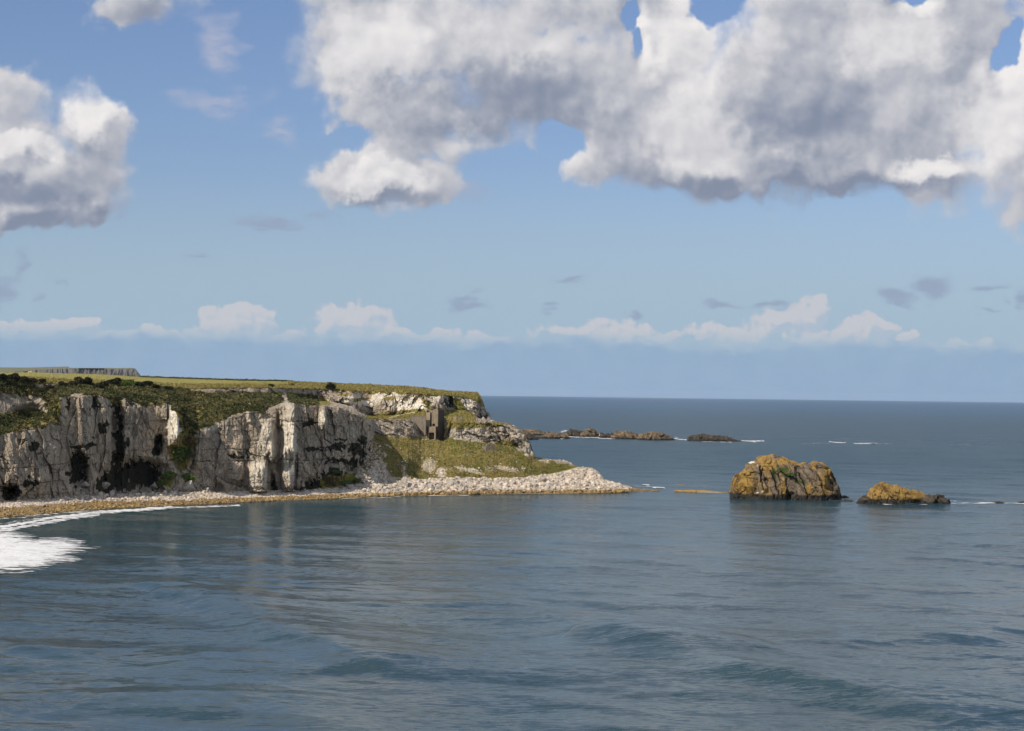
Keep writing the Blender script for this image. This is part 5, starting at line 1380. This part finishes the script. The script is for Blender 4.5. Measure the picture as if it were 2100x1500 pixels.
gl = q.node('ShaderNodeBsdfGlossy'); gl.inputs['Roughness'].default_value = .16; q.put(gl.inputs['Normal'], nrm)
q.put(gl.inputs['Roughness'], q.ramp(dist, .2, 2.5, .12, .30))
# reflectance of water from the facing of the rippled normal, capped as on a wave-shadowed sea
geo = q.node('ShaderNodeNewGeometry')
cosv = q.m('MAXIMUM', q.v('DOT_PRODUCT', nrm, geo.outputs['Incoming']), 0.0)
fres = q.m('MULTIPLY_ADD', q.m('POWER', q.m('SUBTRACT', 1.0, cosv), 5.0), .85, .03)
fres = q.m('MULTIPLY', fres, q.ramp(dist, .25, 1.3, .90, .38))
ms = q.node('ShaderNodeMixShader'); q.put(ms.inputs[0], fres); q.l.new(body.outputs[0], ms.inputs[1]); q.l.new(gl.outputs[0], ms.inputs[2])
q.n.remove(b)
q.l.new(ms.outputs[0], q.n['Material Output'].inputs[0])
M['water'] = mt
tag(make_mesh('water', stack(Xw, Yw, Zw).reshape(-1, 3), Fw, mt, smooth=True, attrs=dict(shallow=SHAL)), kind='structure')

# ------------------------------------------------------------ foam
mt, q, b = material('foam'); p = q.pos()
q.put(b.inputs['Base Color'], q.mix(q.noise(p, .8, 4, .6), (.50, .53, .56), (.78, .79, .80))); b.inputs['Roughness'].default_value = .7
fa = q.m('ADD', q.m('MULTIPLY', q.attr('cover'), 1.15), q.m('MULTIPLY', q.m('SUBTRACT', q.noise(q.v('MULTIPLY', p, (.22, .55, 0)), .7, 8, .72), .5), 4.6))
q.put(b.inputs['Alpha'], q.ramp(fa, .50, 1.15))
M['foam'] = mt
def foam(label, lines=(), polys=(), step=1.2, zo=.06, thr=.12, rise=0.0):
    """lines: ([(px,py)...], half width px, strength) ; polys: (polygon, strength)"""
    allp = np.array([p for l in lines for p in l[0]] + [p for pl in polys for p in pl[0]], float)
    x0_, x1_ = allp[:, 0].min() - 8, allp[:, 0].max() + 8; y0_, y1_ = allp[:, 1].min() - 5, allp[:, 1].max() + 5
    gx, gy = np.meshgrid(np.arange(x0_, x1_, step), np.arange(y0_, y1_, step * .4))
    x, y, _ = sea(gx, gy)
    n = fbm(stack(x * .25, y * .4, 0 * x), 4, .65); wx_ = gx + n * 6; wy_ = gy + n * 2.4
    cov = np.zeros(gx.shape)
    for line, wdt, am in lines:
        for i in range(len(line) - 1):
            (ax, ay), (bx, by) = line[i], line[i + 1]
            t = np.clip(((wx_ - ax) * (bx - ax) + (wy_ - ay) * (by - ay)) / ((bx - ax) ** 2 + (by - ay) ** 2 + 1e-6), 0, 1)
            d = np.hypot((wx_ - ax - t * (bx - ax)) * .5, wy_ - ay - t * (by - ay))
            cov = np.maximum(cov, am * (1 - sstep(d, wdt * .25, wdt)))
    for pl, am in polys:
        ins = inpoly(wx_, wy_, pl)
        P_ = np.array(pl, float); d = np.full(gx.shape, 1e9)
        for i in range(len(P_)):
            a, b2_ = P_[i], P_[(i + 1) % len(P_)]; ab = b2_ - a
            t = np.clip(((wx_ - a[0]) * ab[0] + (wy_ - a[1]) * ab[1]) / (ab @ ab), 0, 1)
            d = np.minimum(d, np.hypot((wx_ - a[0] - t * ab[0]) * .35, wy_ - a[1] - t * ab[1]))
        cov = np.maximum(cov, am * ins * (.35 + .65 * sstep(d, 0, 26)) * sstep(d, 0, 5))
    sp_ = y * y / (CAMH * FPX) * .85
    z = wave(x, y, sp_) * (y < 6000)
    # same calming towards the shore as the water itself
    dn = np.full(x.shape, 1e9)
    for a, b2_ in zip(shx_, shy_): dn = np.minimum(dn, np.hypot(x - a, y - b2_))
    cm = np.where((y > 375) & (y < 930) & (x > -260) & (x < 110), .35 + .65 * sstep(dn, 2, 45), 1.0)
    z = z * cm + zo + np.maximum(cov, 0) * (.12 + rise * (.5 + n))
    V = stack(x, y, z).reshape(-1, 3); idg = np.arange(x.size).reshape(x.shape)
    F = stack(idg[:-1, :-1], idg[1:, :-1], idg[1:, 1:], idg[:-1, 1:]).reshape(-1, 4)
    m = (cov[:-1, :-1] > thr).ravel()
    if not m.any(): return
    V, F, A = compact(V, F[m], dict(cover=cov.ravel()))
    return tag(make_mesh('sea_foam', V, F, M['foam'], smooth=True, attrs=A), label, kind='stuff')
foam('broad white wash of surf spreading off the left beach', polys=[([(-60, 1090), (20, 1082), (80, 1098), (130, 1100), (190, 1106), (178, 1114), (225, 1121), (190, 1133), (165, 1141), (185, 1151), (125, 1163), (70, 1178), (0, 1182), (-60, 1184)], 1.2)], rise=.25)
foam('white line of surf breaking along the left beach', lines=[([(-40, 1086), (10, 1082), (60, 1073), (100, 1065), (160, 1058), (215, 1052), (290, 1047), (350, 1043)], 4.4, 1.0), ([(340, 1043.5), (430, 1040), (490, 1037.5)], 3.0, .72), ([(-40, 1096), (30, 1086), (90, 1074), (150, 1064), (200, 1057)], 5.5, .9), ([(0, 1066), (60, 1060), (130, 1053), (220, 1048.5)], 1.6, .65), ([(0, 1076), (70, 1066), (130, 1058)], 2.5, .5)], rise=.35)
foam('thin wash of foam along the golden boulders', lines=[([(700, 1024), (760, 1022), (800, 1021)], 1.3, .62), ([(740, 1021), (820, 1019.5)], 1.2, .6), ([(880, 1018), (930, 1017), (960, 1016.4)], 1.4, .7), ([(1290, 1011), (1345, 1008.6)], .8, .4)])
foam('small breaking crests beyond the tip of the headland', lines=[([(1318, 995), (1330, 995.4)], 1.3, .9), ([(1325, 997.6), (1333, 998.2)], 1.2, .9), ([(1340, 1001), (1350, 1000), (1362, 1001)], 1.5, 1.0), ([(1285, 998), (1340, 998.5)], 1.0, .4), ([(1430, 1010.5), (1482, 1012)], 1.2, .8)], step=.8)
foam('foam round the foot of the smaller sea stack and the rocks to its right', lines=[([(1812, 1034.5), (1832, 1034.2)], 1.2, .9), ([(1945, 1030), (1952, 1026), (1960, 1029)], 1.6, .75), ([(1950, 1033), (2000, 1033.4), (2036, 1033.2)], 1.5, .6), ([(2008, 1031.5), (2040, 1032)], 1.7, .9), ([(2060, 1031.8), (2100, 1033)], 2.0, 1.0), ([(1757, 1029.5), (1764, 1027)], 1.2, .5), ([(1886, 1036), (1900, 1036.5)], .9, .6)], step=.8)
foam('white water round the far chain of skerries', lines=[([(1150, 887.5), (1156, 885.5), (1162, 884)], 1.5, 1.0), ([(1165, 896.6), (1200, 898), (1228, 898.2)], 1.2, .9), ([(1150, 901), (1156, 900.6)], 1.0, .8), ([(1225, 893), (1229, 890.4), (1231, 896)], 1.6, 1.0), ([(1228, 899.6), (1260, 900.8)], 1.0, .8), ([(1383, 900), (1396, 902.4), (1410, 903)], 1.4, .95), ([(1390, 899), (1385, 897)], 1.2, .7), ([(1440, 906.6), (1500, 907.6)], 1.0, .7), ([(1515, 905.4), (1545, 905.8), (1566, 905.2)], 1.6, 1.0), ([(1540, 907), (1550, 907.5)], 1.0, .9)], step=.7, rise=.5)
foam('far streaks of breaking water on the open sea', lines=[([(1702, 906.4), (1714, 908), (1733, 908)], 1.3, 1.0), ([(1752, 910), (1775, 910), (1798, 910)], 1.3, .95), ([(1640, 910.5), (1700, 909)], .9, .5), ([(1800, 910.6), (1830, 910.6)], .8, .5), ([(1930, 912.6), (1995, 911.8)], .7, .42)], step=.8)

# ------------------------------------------------------------ air
def haze(dens):
    mt = bpy.data.materials.new('air'); mt.use_nodes = True
    q = NT(mt.node_tree); q.n.remove(q.n['Principled BSDF'])
    v = q.node('ShaderNodeVolumePrincipled'); v.inputs['Color'].default_value = (.62, .78, 1.0, 1); v.inputs['Density'].default_value = dens
    v.inputs['Anisotropy'].default_value = 0.2
    q.l.new(v.outputs[0], q.n['Material Output'].inputs['Volume'])
    bm = bmesh.new(); bmesh.ops.create_cube(bm, size=1.0)
    me = bpy.data.meshes.new('haze'); 
    for v_ in bm.verts: v_.co = Vector((v_.co.x * 3.9e6, v_.co.y * 104000 + 51000, v_.co.z * 360 + 175))
    bm.to_mesh(me); bm.free(); me.materials.append(mt)
    o = bpy.data.objects.new('haze', me); COL.objects.link(o)
    tag(o, kind='stuff')
haze(0.9e-5)
